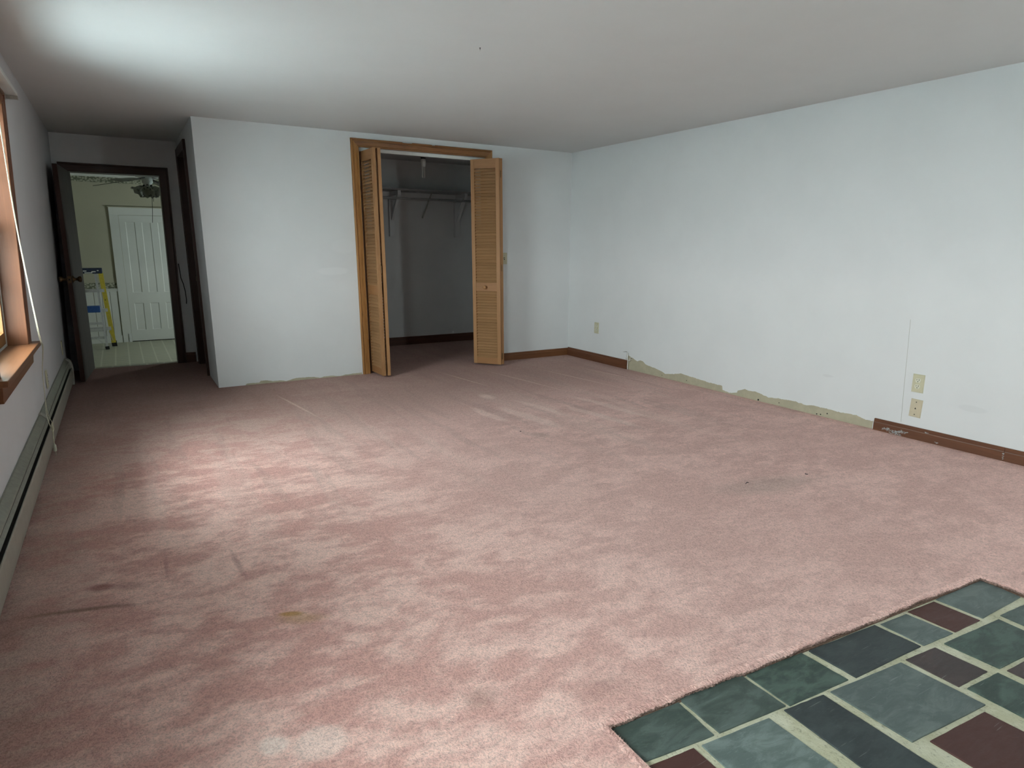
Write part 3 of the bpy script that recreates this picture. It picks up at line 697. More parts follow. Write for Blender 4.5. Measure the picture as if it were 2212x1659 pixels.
# ------------------------------------------------------------------ alcove: side door, kitchen doorway, open brown door
t = thing('trim_3', (xJ, 6.88, 0), 'dark mahogany casing on the alcove side wall', 'door casing', kind='structure')
OFF = tuple(t.location)
casing(t, AY0, AY1, -0.01, AZ, FLAT, lambda u, v, d: FS(xJ-d, u, v), ('mahogany',)*3, OFF)
for y0, y1 in ((AY0-0.02, AY0), (AY1, AY1+0.02)):
    MB().box(xJ-0.002, xJ+0.117, y0, y1, -0.01, AZ+0.02).map(FS).build('jamb', 'mahogany', t, OFF)
MB().box(xJ-0.002, xJ+0.117, AY0, AY1, AZ, AZ+0.02).map(FS).build('jamb', 'mahogany', t, OFF)
t = thing('door_5', (xJ+0.06, 6.88, 0), 'closed dark wooden door set in the alcove side wall', 'door', kind='structure'); OFF = tuple(t.location)
MB().box(xJ+0.045, xJ+0.08, AY0+0.002, AY1-0.002, 0.008, AZ-0.003).map(FS).build('door_slab', 'mahogany', t, OFF, bevel=0.001)
MB().lathe([(0.025, 0), (0.025, 0.006), (0.010, 0.012), (0.010, 0.03), (0.024, 0.04), (0.026, 0.052), (0.018, 0.062), (0, 0.063)], (xJ+0.045-0.012, AY0+0.065, 0.88), (-1, 0, 0), 18).build('door_knob', 'brass', t, OFF, smooth=True)

t = thing('trim_2', (0.06, yA, 0), 'dark mahogany casing framing the kitchen doorway', 'door casing', kind='structure'); OFF = tuple(t.location)
casing(t, KX0, KX1, -0.01, KZ, [(a*1.08, b) for a, b in FLAT], lambda u, v, d: (u, yA-d, v), ('mahogany', 'mahogany', 'mahogany_x'), OFF)
for x0, x1 in ((KX0-0.02, KX0), (KX1, KX1+0.02)):
    MB().box(x0, x1, yA-0.002, yA+0.142, -0.01, KZ+0.02).build('jamb', 'mahogany', t, OFF)
MB().box(KX0, KX1, yA-0.002, yA+0.142, KZ, KZ+0.02).build('jamb', 'mahogany_x', t, OFF)
MB().box(KX0, KX1, yA+0.025, yA+0.145, -0.03, -0.002).build('threshold', 'vinyl_floor', t, OFF)

ha = math.atan2(6.655-7.362, -0.372+0.318)
t = thing('door_1', (-0.312, 7.362, 0.012), 'brown flush door standing open into the alcove by the heater', 'door', (0, 0, ha), kind='structure')
DWd = 0.712
MB().box(0, DWd, -0.0175, 0.0175, 0, 1.812).build('door_slab', 'doorface', t, bevel=0.001)
MB().box(DWd-0.0002, DWd+0.0006, -0.0172, 0.0172, 0, 1.812).build('edge_band', 'mahogany', t)
MB().box(DWd+0.0004, DWd+0.0026, -0.0125, 0.0125, 0.85, 0.907).build('latch_plate', 'brass', t, bevel=0.0008)
MB().box(DWd+0.002, DWd+0.010, -0.006, 0.006, 0.872, 0.886).build('latch_bolt', 'black', t, bevel=0.001)
for s in (-1, 1):
    MB().lathe([(0.032, 0), (0.032, 0.004), (0.014, 0.012), (0.011, 0.03), (0.022, 0.04), (0.027, 0.053), (0.022, 0.064), (0, 0.066)], (DWd-0.06, s*0.0175, 0.879), (0, s, 0), 18).build('door_knob', 'brass', t, smooth=True)
for z in (0.2, 0.95, 1.62):
    MB().tube([(-0.004, -0.019, z-0.045), (-0.004, -0.019, z+0.045)], 0.006, 8).build('hinge', 'brass', t)
c = MB().tube([(0.515, yA-0.012, 1.00), (0.520, yA-0.016, 0.93), (0.524, yA-0.014, 0.86), (0.541, yA-0.012, 0.80), (0.553, yA-0.012, 0.72), (0.556, yA-0.012, 0.64), (0.552, yA-0.012, 0.60)], 0.0045, 6).build('hanging_cord', 'fin', smooth=True)
tag(c, 'thin dark cord hanging against the wall beside kitchen doorway', 'cord')

# ------------------------------------------------------------------ left wall: windows
def make_window(a, b, label):
    z0, z1 = 0.66, 1.86; ym = (a+b)/2
    t = thing('window_1', (xw(0.66), ym, 0.66), label, 'window', kind='structure'); OFF = tuple(t.location)
    casing(t, a, b, z0, z1, [(q*0.9, d) for q, d in COLONIAL], lambda u, v, d: LW(d, u, v), ('window_wood', 'window_wood', 'window_wood_y'), OFF)
    for y0, y1 in ((a-0.02, a), (b, b+0.02)):
        MB().box(-0.125, 0.0, y0, y1, z0-0.03, z1+0.02).map(LW).build('jamb', 'window_wood', t, OFF)
    MB().box(-0.125, 0.0, a, b, z1, z1+0.02).map(LW).build('jamb', 'window_wood_y', t, OFF)
    MB().prism([(-0.125, a), (0.0, a), (0.0, a-0.12), (0.052, a-0.12), (0.052, b+0.14), (0.0, b+0.14), (0.0, b), (-0.125, b)], 2, z0-0.026, z0).map(LW).build('stool', 'window_wood_y', t, OFF, bevel=0.003)
    pr = [(a-0.04, z0-0.026), (a-0.04, z0-0.105), (b+0.055, z0-0.105), (b+0.075, z0-0.06), (b+0.08, z0-0.026)]
    MB().prism(pr, 0, 0, 0.02).map(LW).build('apron', 'window_wood_y', t, OFF, bevel=0.002)
    # white vinyl liners, sill edge
    for y0, y1 in ((a, a+0.012), (b-0.012, b)):
        MB().box(-0.135, -0.078, y0, y1, z0, z1).map(LW).build('jamb_liner', 'vinyl', t, OFF)
    MB().box(-0.16, -0.078, a, b, z0-0.005, z0+0.012).map(LW).build('sill', 'vinyl', t, OFF)
    def sash(zb, zt, d0):
        s = thing('dummy', (0, 0, 0), '', ''); bpy.data.objects.remove(s)
        ya, yb = a+0.012, b-0.012; w = 0.042
        mb = MB(); mb.box(d0-0.03, d0, ya, ya+w, zb, zt).box(d0-0.03, d0, yb-w, yb, zb, zt).box(d0-0.03, d0, ya+w, yb-w, zb, zb+0.06).box(d0-0.03, d0, ya+w, yb-w, zt-0.035, zt)
        so = mb.map(LW).build('sash', 'sash', t, OFF)
        iy0, iy1, iz0, iz1 = ya+w, yb-w, zb+0.06, zt-0.035
        for k in (1, 2):
            y = iy0+(iy1-iy0)*k/3
            MB().box(d0-0.026, d0-0.004, y-0.009, y+0.009, iz0, iz1).map(LW).build('muntin', 'vinyl', so, OFF)
        zz = (iz0+iz1)/2
        MB().box(d0-0.026, d0-0.004, iy0, iy1, zz-0.009, zz+0.009).map(LW).build('muntin', 'vinyl', so, OFF)
        for k in range(3):
            for q in range(2):
                y0 = iy0+(iy1-iy0)*k/3; y1 = iy0+(iy1-iy0)*(k+1)/3; p0 = iz0+(iz1-iz0)*q/2; p1 = iz0+(iz1-iz0)*(q+1)/2
                MB().box(d0-0.017, d0-0.014, y0, y1, p0, p1).map(LW).build('pane', 'glass', so, OFF)
        # white storm frame outside
        mb = MB(); d1 = d0-0.05; mb.box(d1-0.012, d1, ya, ya+0.05, zb, zt).box(d1-0.012, d1, yb-0.05, yb, zb, zt).box(d1-0.012, d1, ya+0.05, yb-0.05, zb, zb+0.04)
        mb.map(LW).build('storm_frame', 'vinyl', so, OFF)
    sash(z0+0.012, 1.27, -0.082); sash(1.24, z1, -0.112)
    return t
make_window(WIN_Y[0][0], WIN_Y[0][1], 'brown cased window with deep stool on the left wall')
make_window(WIN_Y[1][0], WIN_Y[1][1], 'second brown cased window nearer the camera, out of view').name = 'window_2'

t = thing('window_4', ((RX0+RX1)/2, yB, 0.66), 'brown cased window behind the camera, out of view', 'window', kind='structure'); OFF = tuple(t.location)
casing(t, RX0, RX1, 0.66, 1.86, COLONIAL, lambda u, v, d: (u, yB+d, v), ('window_wood', 'window_wood', 'base_x'), OFF)
for b_ in ((RX0-0.02, RX0, 0.66, 1.88), (RX1, RX1+0.02, 0.66, 1.88), (RX0, RX1, 1.86, 1.88), (RX0-0.1, RX1+0.1, 0.634, 0.66)):
    MB().box(b_[0], b_[1], yB-0.14, yB + (0.05 if b_[2] == 0.634 else 0), b_[2], b_[3]).build('jamb', 'window_wood', t, OFF)
mb = MB().box(RX0, RX0+0.05, yB-0.11, yB-0.08, 0.66, 1.86).box(RX1-0.05, RX1, yB-0.11, yB-0.08, 0.66, 1.86).box(RX0+0.05, RX1-0.05, yB-0.11, yB-0.08, 0.66, 0.72).box(RX0+0.05, RX1-0.05, yB-0.11, yB-0.08, 1.82, 1.86).box(RX0+0.05, RX1-0.05, yB-0.11, yB-0.08, 1.23, 1.27)
mb.build('sash', 'sash', t, OFF)
for z0, z1 in ((0.72, 1.23), (1.27, 1.82)): MB().box(RX0+0.05, RX1-0.05, yB-0.096, yB-0.093, z0, z1).build('pane', 'glass', t, OFF)

t = thing('window_blind', (xw(1.95), 3.8, 1.95), 'white blind headrail with hanging cream pull cords above the window', 'blind'); OFF = tuple(t.location)
MB().box(0.006, 0.056, 3.06, 4.515, 1.947, 1.968).map(LW).build('headrail', 'white_metal', t, OFF, bevel=0.002)
MB().box(0.0, 0.0065, 4.42, 4.50, 1.925, 1.975).map(LW).build('mounting_bracket', 'steel', t, OFF)
MB().box(0.004, 0.057, 4.490, 4.520, 1.930, 1.9465).map(LW).build('end_cap', 'steel', t, OFF, bevel=0.001)
for k in (0, 1):
    o2 = k*0.014
    pts = [(-0.368, 3.545+o2, 1.936), (-0.374, 3.641+o2, 1.649), (-0.383, 3.745+o2*1.5, 1.358), (-0.388, 3.868+o2*2, 1.143), (-0.392, 4.06+o2*2.5, 0.84), (-0.398, 4.22+o2*3, 0.668), (-0.400, 4.33+o2*3, 0.640), (-0.418, 4.44+o2, 0.56), (-0.436, 4.50, 0.47), (-0.441, 4.52+o2, 0.335), (-0.436, 4.46-o2*4, 0.252)]
    tail = [(-0.424, 4.38, 0.226), (-0.416, 4.42, 0.190), (-0.414, 4.34, 0.170), (-0.413, 4.33, 0.10), (-0.411, 4.315, 0.06)] if k == 0 else [(-0.425, 4.33, 0.222), (-0.412, 4.30, 0.17), (-0.411, 4.34, 0.145), (-0.410, 4.32, 0.09), (-0.411, 4.335, 0.012)]
    cu = bpy.data.curves.new('tmp', 'CURVE'); cu.dimensions = '3D'; sp = cu.splines.new('NURBS'); P = pts+tail
    sp.points.add(len(P)-1)
    for q, p in zip(sp.points, P): q.co = (*p, 1)
    sp.use_endpoint_u = True; sp.order_u = 3; cu.resolution_u = 6
    tmp = bpy.data.objects.new('tmp', cu); C.objects.link(tmp); me = bpy.data.meshes.new_from_object(tmp)
    path = [tuple(v.co) for v in me.vertices]; bpy.data.objects.remove(tmp); bpy.data.meshes.remove(me)
    MB().tube(path, 0.0017, 6).build('pull_cord', 'cord', t, OFF, smooth=True)
MB().tube([(-0.413, 4.35, 0.185), (-0.409, 4.32, 0.172), (-0.411, 4.30, 0.19), (-0.407, 4.33, 0.205), (-0.410, 4.36, 0.19), (-0.406, 4.34, 0.165), (-0.409, 4.31, 0.155)], 0.004, 6).build('cord_knot', 'cord', t, OFF, smooth=True)
MB().lathe([(0.003, 0.03), (0.008, 0.02), (0.009, -0.01), (0.007, -0.014)], (-0.411, 4.318, 0.055), (0, 0, 1), 12).build('tassel', 'ivory_light', t, OFF, smooth=True)

# ------------------------------------------------------------------ baseboard heater
def heater():
    y0, y1, ym = 0.7, 6.56, 4.465
    t = thing('baseboard_heater', (xw(0), 3.6, 0.0), 'long beige metal baseboard heater under the left window', 'heater'); OFF = tuple(t.location)
    def sec(prof, a, b, name, mat, par=None):
        return MB().prism(prof, 1, a, b).map(LW).build(name, mat, par or t, OFF if par is None else OFF)
    MB().prism([(0, 0.012), (0.003, 0.012), (0.003, 0.228), (0, 0.228)], 1, y0, y1).map(LW).build('back_panel', 'heater_top', t, OFF)
    for a, b, dz in ((y0, ym, 0.0), (ym, y1, 0.002)):
        # sloping hood
        pr = [(0.001, 0.232+dz), (0.008, 0.232+dz), (0.033, 0.210+dz), (0.0355, 0.206+dz), (0.0355, 0.199+dz), (0.033, 0.199+dz), (0.031, 0.206+dz), (0.006, 0.228+dz), (0.001, 0.228+dz)]
        MB().prism(pr, 1, a+0.001, b-0.001).map(LW).build('hood', 'heater_top', t, OFF)
        # damper flap inside the slot
        MB().prism([(0.032, 0.188), (0.043, 0.176), (0.044, 0.178), (0.033, 0.190)], 1, a+0.002, b-0.002).map(LW).build('damper', 'heater_top', t, OFF)
        # front cover with rolled top and flared foot
        pr = [(0.048, 0.156), (0.051, 0.159), (0.054, 0.157), (0.0558, 0.150), (0.0575, 0.075), (0.0545, 0.050), (0.0500, 0.030), (0.0485, 0.030), (0.0525, 0.051), (0.0555, 0.075), (0.0538, 0.148), (0.052, 0.154)]
        MB().prism(pr, 1, a+0.001, b-0.001).map(LW).build('front_cover', 'heater', t, OFF)
    MB().prism([(0.004, 0.05), (0.045, 0.05), (0.045, 0.15), (0.004, 0.15)], 1, y0+0.02, y1-0.03).map(LW).build('fin_tube', 'fin', t, OFF)
    pr = [(0.0, 0.012), (0.0, 0.2355), (0.010, 0.2355), (0.030, 0.2305), (0.048, 0.214), (0.0585, 0.180), (0.0605, 0.150), (0.0605, 0.012)]
    MB().prism(pr, 1, y1-0.004, y1+0.045).map(LW).build('end_cap', 'heater', t, OFF, bevel=0.003)
    MB().prism([(0.0, 0.2345), (0.009, 0.2345), (0.0345, 0.2125), (0.0375, 0.207), (0.0375, 0.197), (0.0365, 0.197), (0.0365, 0.206), (0.033, 0.211), (0.008, 0.233), (0.0, 0.233)], 1, ym-0.03, ym+0.03).map(LW).build('splice_strap', 'heater', t, OFF)
heater()

# ------------------------------------------------------------------ wall plates
def plate_base(name, loc, rz, label, cat, mat='ivory', w=0.072, h=0.116):
    t = thing(name, loc, label, cat, (0, 0, rz))
    mb = MB(); i = 0
    mb.v = [(-w/2, 0, -h/2), (w/2, 0, -h/2), (w/2, 0, h/2), (-w/2, 0, h/2), (-w/2+.003, -0.006, -h/2+.003), (w/2-.003, -0.006, -h/2+.003), (w/2-.003, -0.006, h/2-.003), (-w/2+.003, -0.006, h/2-.003)]
    mb.f = [(0,3,2,1),(4,5,6,7),(0,1,5,4),(1,2,6,5),(2,3,7,6),(3,0,4,7)]
    mb.build('cover_plate', mat, t); return t
def receptacles(t):
    for s in (0.0195, -0.0195):
        pts = []
        for k in range(24):
            a = 2*math.pi*k/24; pts.append((0.0172*math.cos(a), max(-0.0135, min(0.0135, 0.0172*math.sin(a)))+s))
        r = MB().prism(pts, 1, -0.0085, -0.005).build('receptacle', 'ivory_light', t, bevel=0.0006)
        MB().box(-0.0078, -0.0055, -0.0092, -0.0082, s+0.0005, s+0.0085).build('slot', 'black', r)
        MB().box(0.0050, 0.0077, -0.0092, -0.0082, s-0.0002, s+0.0085).build('slot', 'black', r)
        MB().lathe([(0.0028, 0), (0.0028, 0.001)], (0, -0.0082, s-0.0075), (0, -1, 0), 10).build('ground_hole', 'black', r)
    MB().lathe([(0.003, 0), (0.0025, 0.0015)], (0, -0.006, 0), (0, -1, 0), 10).build('screw', 'ivory', t)
def screws(t, zs, mat='fin'):
    for z in zs: MB().lathe([(0.0032, 0), (0.0032, 0.0012)], (0, -0.006, z), (0, -1, 0), 10).build('screw', mat, t)
R90 = -math.pi/2
t = plate_base('electrical_outlet', (xR, 2.116, 0.357), R90, 'ivory duplex outlet above the phone plate on the right wall', 'outlet'); receptacles(t)
t = plate_base('phone_plate', (xR, 2.110, 0.198), R90+0.0, 'beige plate with a small center hole below the duplex outlet', 'wall plate', 'ivory_pink')
t.rotation_euler = (0, 0.035, R90)
screws(t, (0.040, -0.040)); MB().prism([(-0.0055, -0.005), (0.0055, -0.005), (0, 0.006)], 1, -0.0066, -0.0058).build('jack_hole', 'black', t)
t = plate_base('electrical_outlet', (xR, 5.366, 0.356), R90, 'small ivory outlet near the far corner above baseboard', 'outlet'); receptacles(t)
t = plate_base('light_switch', (3.412, yD, 1.065), 0, 'ivory light switch beside the right louvered door', 'light switch')
MB().prism([(0.001, -0.006), (-0.016, 0.004), (-0.012, 0.009), (0.001, 0.006)], 0, -0.0045, 0.0045).map(lambda x, y, z: (x, y-0.005, z)).build('toggle', 'ivory_light', t)
MB().box(-0.006, 0.006, -0.0066, -0.0058, -0.013, 0.013).build('toggle_slot', 'fin', t); screws(t, (0.030, -0.030), 'steel')
t = plate_base('electrical_outlet', (xw(0.335)+0.003, 5.03, 0.335), -R90, 'ivory outlet on the left wall just above the heater', 'outlet'); receptacles(t)
t = plate_base('blank_plate', (xw(0.30)+0.003, 6.45, 0.345), -R90, 'pale narrow wall plate at the dark far end of left wall', 'wall plate'); screws(t, (0.04, -0.04), 'ivory')

# loose cable at the end of the stripped wall
t = thing('loose_cable', (xR-0.01, 4.85, 0), 'white cable ends poking out where the baseboard stops', 'cable'); OFF = tuple(t.location)
X = xR-0.012
MB().tube([(X, 4.835, -0.004), (X-0.004, 4.838, 0.03), (X-0.003, 4.838, 0.08), (X-0.004, 4.842, 0.125), (X-0.003, 4.846, 0.165)], 0.0035, 8).build('cable_sheath', 'wire_white', t, OFF, smooth=True)
MB().tube([(X, 4.872, 0.104), (X-0.006, 4.845, 0.094), (X-0.006, 4.815, 0.095), (X, 4.798, 0.104), (X+0.009, 4.790, 0.112)], 0.003, 8).build('cable_sheath', 'wire_white', t, OFF, smooth=True)
MB().tube([(X, 4.812, 0.085), (X-0.004, 4.815, 0.105), (X, 4.808, 0.125)], 0.0025, 8).build('cable_sheath', 'wire_white', t, OFF, smooth=True)
MB().tube([(X-0.003, 4.866, 0.105), (X-0.006, 4.856, 0.125), (X-0.006, 4.853, 0.15), (X-0.006, 4.858, 0.178), (X-0.006, 4.90, 0.170), (X-0.006, 4.91, 0.166)], 0.0014, 6).build('bare_wire', 'steel', t, OFF, smooth=True)
MB().prism([(4.800, 0.098), (4.792, 0.112), (4.797, 0.120), (4.806, 0.112)], 0, xR-0.0020, xR-0.0010).build('wall_hole', 'black', t, OFF)

t = thing('ceiling_hook', (1.67, 3.123, H), 'tiny metal hook stub in the middle of the ceiling', 'hook')
MB().lathe([(0.0035, 0), (0.0025, -0.003), (0.0015, -0.004), (0.0015, -0.010)], (0, 0, 0), (0, 0, 1), 10).build('screw_base', 'fin', t)
MB().tube([(0, 0, -0.009), (0.002, 0, -0.013), (0, 0, -0.017), (-0.003, 0, -0.016)], 0.0014, 8).build('hook', 'white_metal', t, smooth=True)

# crumbs on the carpet
for lx, ly, lab in ((2.15, 3.47, 'dark bent thread lying mid carpet toward the closet'), (2.64, 2.08, 'tiny dark thread on the carpet nearest the hearth'), (3.04, 2.02, 'small dark twig on the carpet before the right baseboard')):
    rr = random.Random(int(lx*100)); pts = [(0, 0, 0.004)]
    for k in range(4): pts.append((pts[-1][0]+rr.uniform(-.008, .014), pts[-1][1]+rr.uniform(-.008, .008), 0.004+rr.uniform(0, .004)))
    o = MB().tube(pts, 0.0018, 5).build('lint_thread', 'fin', loc=(lx, ly, 0)); tag(o, lab, 'debris')

# ------------------------------------------------------------------ kitchen beyond
yK = 11.17; KH = 2.36; KXL, KXR = -1.65, 2.40
structure(MB().box(KXL, KXR, yA+0.10, yK+0.05, KF-0.1, KF).build('floor_kitchen', 'vinyl_floor'), 'olive patterned vinyl floor of the kitchen', 'floor')
structure(MB().box(KXL-0.1, KXR+0.1, yA+0.10, yK+0.1, KH, KH+0.1).build('ceiling_kitchen', 'kitchen_white'), 'pale kitchen ceiling above the fan', 'ceiling')
wk = structure(MB().box(KXL-0.1, KXR+0.1, yK, yK+0.1, KF-0.1, KH+0.05).build('wall_kitchen_back', 'kitchen_wall'), 'dull green papered back wall of the kitchen', 'wall')
structure(MB().box(KXL-0.1, KXL, yA, yK, KF-0.1, KH+0.05).build('wall_kitchen_left', 'kitchen_wall'), 'left kitchen wall hidden behind the brown door', 'wall')
mb = MB(); wy0, wy1, wz0, wz1 = 9.25, 9.95, 0.68, 1.38
mb.box(KXR, KXR+0.1, 7.56, wy0, KF-0.1, KH+0.05).box(KXR, KXR+0.1, wy1, yK, KF-0.1, KH+0.05).box(KXR, KXR+0.1, wy0, wy1, KF-0.1, wz0).box(KXR, KXR+0.1, wy0, wy1, wz1, KH+0.05)
structure(mb.build('wall_kitchen_right', 'kitchen_wall'), 'right kitchen wall with its daylight window, out of view', 'wall')
structure(MB().box(1.45, KXR+0.1, 7.56, 7.60, KF-0.4, KH+0.1).build('wall_kitchen_front', 'kitchen_wall'), 'kitchen wall backing onto the closet, out of view', 'wall')
t = thing('window_3', (KXR+0.05, 9.6, wz0), 'kitchen window out of view on the right', 'window', kind='structure'); OFF = tuple(t.location)
mb = MB(); mb.box(KXR+0.03, KXR+0.07, wy0, wy0+0.05, wz0, wz1).box(KXR+0.03, KXR+0.07, wy1-0.05, wy1, wz0, wz1).box(KXR+0.03, KXR+0.07, wy0+0.05, wy1-0.05, wz0, wz0+0.05).box(KXR+0.03, KXR+0.07, wy0+0.05, wy1-0.05, wz1-0.05, wz1).box(KXR+0.03, KXR+0.07, wy0+0.05, wy1-0.05, 1.03, 1.07)
mb.build('sash', 'kitchen_white', t, OFF)
for z0, z1 in ((wz0+0.05, 1.03), (1.07, wz1-0.05)): MB().box(KXR+0.048, KXR+0.052, wy0+0.05, wy1-0.05, z0, z1).build('pane', 'glass', t, OFF)

# papered borders, crown, wainscot, chair rail
MB().box(KXL, KXR, yK-0.003, yK, 2.040, 2.114).build('wallpaper_border', 'border', wk)
MB().prism([(yK, 2.114), (yK-0.010, 2.114), (yK-0.014, 2.130), (yK-0.016, 2.20), (yK, 2.20)], 0, KXL, KXR).build('picture_rail', 'kitchen_white', wk)
MB().box(KXL, -0.05, yK-0.003, yK, 0.556, 0.640).build('wallpaper_border', 'border', wk)
t = thing('wainscot', (-0.85, yK, KF), 'pale vertical board wainscot behind the step ladder', 'wainscot', kind='structure'); OFF = tuple(t.location)
MB().prism([(yK-0.001, 0.555), (yK-0.030, 0.555), (yK-0.034, 0.545), (yK-0.022, 0.535), (yK-0.018, 0.512), (yK-0.001, 0.512)], 0, KXL, -0.05).build('chair_rail', 'kitchen_white', t, OFF)
x = -0.052; k = 0
while x > KXL+0.12:
    MB().box(x-0.098, x-0.003, yK-0.010, yK, KF+0.10, 0.514).build('wainscot_board', 'kitchen_white', t, OFF, bevel=0.003, seg=1); x -= 0.1
MB().box(KXL, -0.052, yK-0.016, yK, KF, KF+0.105).build('base_board', 'kitchen_white', t, OFF, bevel=0.003)

t = thing('trim_4', (0.42, yK, KF), 'wide flat white casing around the kitchen panel door', 'door casing', kind='structure'); OFF = tuple(t.location)
DX0, DX1, DZ1 = 0.065, 0.775, 1.600
MB().box(DX0-0.112, DX0, yK-0.022, yK, KF, DZ1).build('casing_leg', 'kitchen_white', t, OFF, bevel=0.002)
MB().box(DX1, DX1+0.112, yK-0.022, yK, KF, DZ1).build('casing_leg', 'kitchen_white', t, OFF, bevel=0.002)
MB().box(DX0-0.112, DX1+0.112, yK-0.024, yK, DZ1, DZ1+0.105).build('casing_head', 'kitchen_white', t, OFF, bevel=0.002)
MB().box(DX0-0.125, DX1+0.125, yK-0.034, yK, DZ1+0.105, DZ1+0.118).build('cap_strip', 'kitchen_wall', t, OFF, bevel=0.002)
MB().box(DX0-0.035, DX0+0.002, yK-0.030, yK-0.022, KF, KF+0.13).build('plinth', 'white_metal', t, OFF)
t = thing('door_4', (0.42, yK-0.01, KF), 'old white six panel door at the back of the kitchen', 'door', kind='structure'); OFF = tuple(t.location)
cols = [(0.144, 0.266), (0.349, 0.468), (0.556, 0.690)]; zb, zt = KF+0.012, DZ1-0.004; rows = [(-0.065, 0.335), (0.490, 1.505)]
mb = MB(); xs = [DX0+0.004] + [q for c_ in cols for q in c_] + [DX1-0.004]
for k in range(0, 8, 2): mb.box(xs[k], xs[k+1], yK-0.016, yK, zb, zt)
for c0, c1 in cols:
    mb.box(c0, c1, yK-0.016, yK, zb, rows[0][0]).box(c0, c1, yK-0.016, yK, rows[0][1], rows[1][0]).box(c0, c1, yK-0.016, yK, rows[1][1], zt)
mb.build('door_frame', 'kitchen_white', t, OFF)
for c0, c1 in cols:
    for z0, z1 in rows:
        mb = MB(); m_ = 0.010; y0, y1 = yK-0.016, yK-0.010
        mb.v = [(c0, y0, z0), (c1, y0, z0), (c1, y0, z1), (c0, y0, z1), (c0+m_, y1, z0+m_), (c1-m_, y1, z0+m_), (c1-m_, y1, z1-m_), (c0+m_, y1, z1-m_)]
        mb.f = [(4, 5, 6, 7), (0, 1, 5, 4), (1, 2, 6, 5), (2, 3, 7, 6), (3, 0, 4, 7)]
        mb.build('panel', 'kitchen_white', t, OFF)
MB().box(DX0, DX1, yK-0.008, yK, KF, zb).build('door_gap', 'black', t, OFF)

# ceiling fan with tulip lights
t = thing('ceiling_fan', (0.415, 9.6, KH), 'white ceiling fan with dark blades and ruffled glass lights', 'ceiling fan')
zf = 1.985-KH
MB().lathe([(0.0, 0), (0.06, 0), (0.065, -0.03), (0.03, -0.06), (0.014, -0.07), (0.014, zf+0.14)], (0, 0, 0), (0, 0, 1)).build('downrod', 'white_metal', t, smooth=True)
MB().lathe([(0.02, zf+0.15), (0.09, zf+0.135), (0.135, zf+0.09), (0.140, zf+0.045), (0.125, zf+0.022), (0.08, zf+0.016)], (0, 0, 0), (0, 0, 1), 28).build('motor_housing', 'white_metal', t, smooth=True)
for k in range(4):
    a = math.radians(148+90*k); d = Vector((math.cos(a), math.sin(a), 0)); n_ = Vector((-d.y, d.x, 0))
    zr, ztip = zf+0.005, zf-0.075
    mb = MB(); pts = [(0.20, 0.045), (0.26, 0.062), (0.50, 0.072), (0.63, 0.070), (0.66, 0.055)]
    top = []
    for r, w in pts:
        zc = zr+(ztip-zr)*(r-0.1)/0.56
        top.append((d*r+n_*w+Vector((0, 0, zc-0.17*w)), d*r-n_*w+Vector((0, 0, zc+0.17*w))))
    for a_, b_ in top: mb.v += [tuple(a_), tuple(b_), tuple(b_-Vector((0, 0, .006))), tuple(a_-Vector((0, 0, .006)))]
    for q in range(len(top)-1):
        for j in range(4): mb.f.append((4*q+j, 4*q+(j+1) % 4, 4*q+4+(j+1) % 4, 4*q+4+j))
    mb.f += [(0, 3, 2, 1), tuple(4*(len(top)-1)+j for j in range(4))]
    bl = mb.build('blade', 'fan_blade', t)
    MB().bar(tuple(d*0.07+Vector((0, 0, zr+0.006))), tuple(d*0.26+Vector((0, 0, zr+(ztip-zr)*0.28-0.006))), 0.035, 0.008).build('blade_arm', 'fin', bl)
MB().lathe([(0.06, zf+0.018), (0.062, zf-0.045), (0.045, zf-0.058), (0.035, zf-0.075), (0.035, zf-0.10), (0.0, zf-0.11)], (0, 0, 0), (0, 0, 1)).build('light_kit', 'white_metal', t, smooth=True)
for k in range(5):
    a = math.radians(262+72*k); d = Vector((math.cos(a)*0.72, math.sin(a)*0.72, -0.69)).normalized(); o_ = Vector((math.cos(a)*0.035, math.sin(a)*0.035, zf-0.075))
    MB().tube([tuple(o_), tuple(o_+d*0.04)], 0.014, 10).build('lamp_holder', 'fin', t)
    mb = MB().lathe([(0.018, 0.025), (0.034, 0.040), (0.046, 0.070), (0.054, 0.10), (0.078, 0.128), (0.082, 0.131), (0.056, 0.103), (0.047, 0.070), (0.033, 0.042)], tuple(o_), tuple(d), 24)
    i = 0
    vv = []
    for idx, p in enumerate(mb.v):
        row, j = divmod(idx, 24)
        if row in (4, 5): p = tuple(Vector(p) + d*(0.012*math.sin(j*math.pi/2)))
        vv.append(p)
    mb.v = vv; mb.f = [f for f in mb.f if len(f) == 4]
    mb.build('glass_shade', 'shade', t, smooth=True)
MB().tube([(0.03, -0.01, zf-0.10), (0.032, -0.01, zf-0.25), (0.022, -0.01, zf-0.40), (0.010, -0.01, zf-0.53)], 0.003, 6).build('pull_chain', 'fin', t)
MB().tube([(0.045, 0.0, zf-0.09), (0.047, 0, zf-0.27)], 0.003, 6).build('pull_chain', 'fin', t)

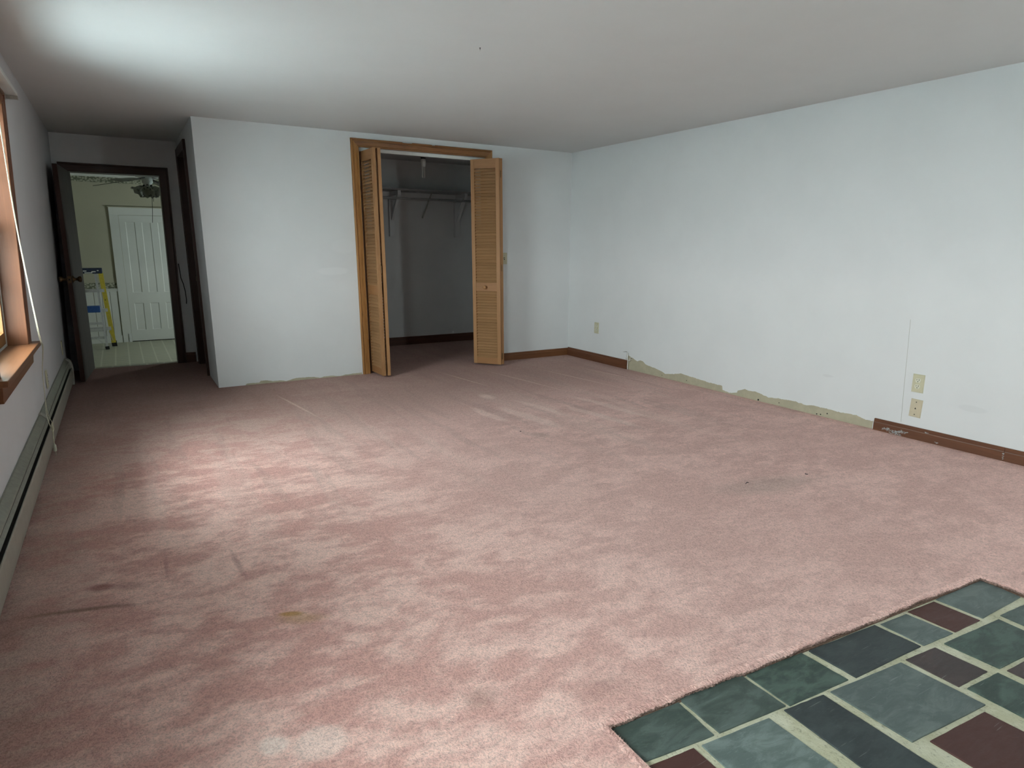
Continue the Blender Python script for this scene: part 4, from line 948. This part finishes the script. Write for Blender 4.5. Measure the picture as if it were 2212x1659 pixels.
# step ladder
t = thing('step_ladder', (-0.40, 10.65, KF), 'paint spattered yellow step ladder with blue tray in the kitchen', 'ladder'); OFF = tuple(t.location)
cxl = -0.42
for s in (1, -1):
    f = lambda x: cxl + s*(x-cxl)
    fr = MB().bar((f(-0.166), 10.775, KF+0.055), (f(-0.222), 10.66, 0.80), 0.030, 0.055, (1, 0, 0)).build('front_rail', 'yellow', t, OFF)
    MB().bar((f(-0.160), 10.785, KF), (f(-0.165), 10.776, KF+0.075), 0.036, 0.065, (1, 0, 0)).build('foot', 'black', t, OFF)
    MB().bar((f(-0.246), 10.50, KF+0.02), (f(-0.285), 10.63, 0.80), 0.024, 0.028, (1, 0, 0)).build('rear_rail', 'alu', t, OFF)
    MB().bar((f(-0.244), 10.495, KF), (f(-0.247), 10.502, KF+0.04), 0.034, 0.05, (1, 0, 0)).build('foot', 'black', t, OFF)
    MB().bar((f(-0.36), 10.515, -0.075), (f(-0.247), 10.505, -0.195), 0.008, 0.022, (0, 1, 0)).build('diagonal_brace', 'alu', t, OFF)
    MB().bar((f(-0.21), 10.74, -0.02), (f(-0.175), 10.765, -0.15), 0.008, 0.02, (0, 1, 0)).build('diagonal_brace', 'alu', t, OFF)
    MB().bar((f(-0.225), 10.70, 0.53), (f(-0.205), 10.695, 0.42), 0.008, 0.016, (0, 1, 0)).build('diagonal_brace', 'fin', t, OFF)
for z, x in ((0.56, -0.205), (0.29, -0.192), (0.03, -0.178)):
    MB().box(2*cxl-x, x, 10.66, 10.74, z-0.022, z+0.022).build('step', 'alu', t, OFF, bevel=0.002)
for z, x in ((0.125, -0.264), (0.027, -0.258), (-0.076, -0.252)):
    MB().box(2*cxl-x, x, 10.515, 10.545, z-0.016, z+0.016).build('rear_brace', 'alu', t, OFF, bevel=0.002)
MB().box(2*cxl+0.275, -0.275, 10.50, 10.62, 0.275, 0.362).build('tray', 'blue', t, OFF, bevel=0.006)
MB().box(2*cxl+0.200, -0.200, 10.58, 10.72, 0.795, 0.868).build('top_cap', 'navy', t, OFF, bevel=0.006)
for dx, dz, w in ((-0.30, 0.82, 0.05), (-0.36, 0.806, 0.09), (-0.25, 0.835, 0.02), (-0.40, 0.83, 0.04)):
    MB().box(dx-w/2, dx+w/2, 10.5775, 10.5805, dz-0.006, dz+0.007).build('paint_splash', 'white_metal', t, OFF)

# eave added unseen to block steep sky light, pale ground outside the windows
structure(MB().prism([(-1.28, 2.14), (-1.28, 2.30), (-0.60, 2.50), (-0.60, 2.22)], 1, yB-0.4, 11.4).build('roof_eave', 'white_metal'), 'unseen white eave added above the left windows to block steep sky', 'eave')
g = MB().box(-40, -0.70, -30, 30, -0.9, -0.7).box(-0.70, 40, -30, yB-0.2, -0.9, -0.7).build('ground', 'ground'); structure(g, 'pale open ground outside the windows', 'ground')
g = MB().box(2.6, 40, 7.8, 30, -0.9, -0.7).build('ground', 'ground'); structure(g, 'pale ground outside the kitchen window', 'ground')
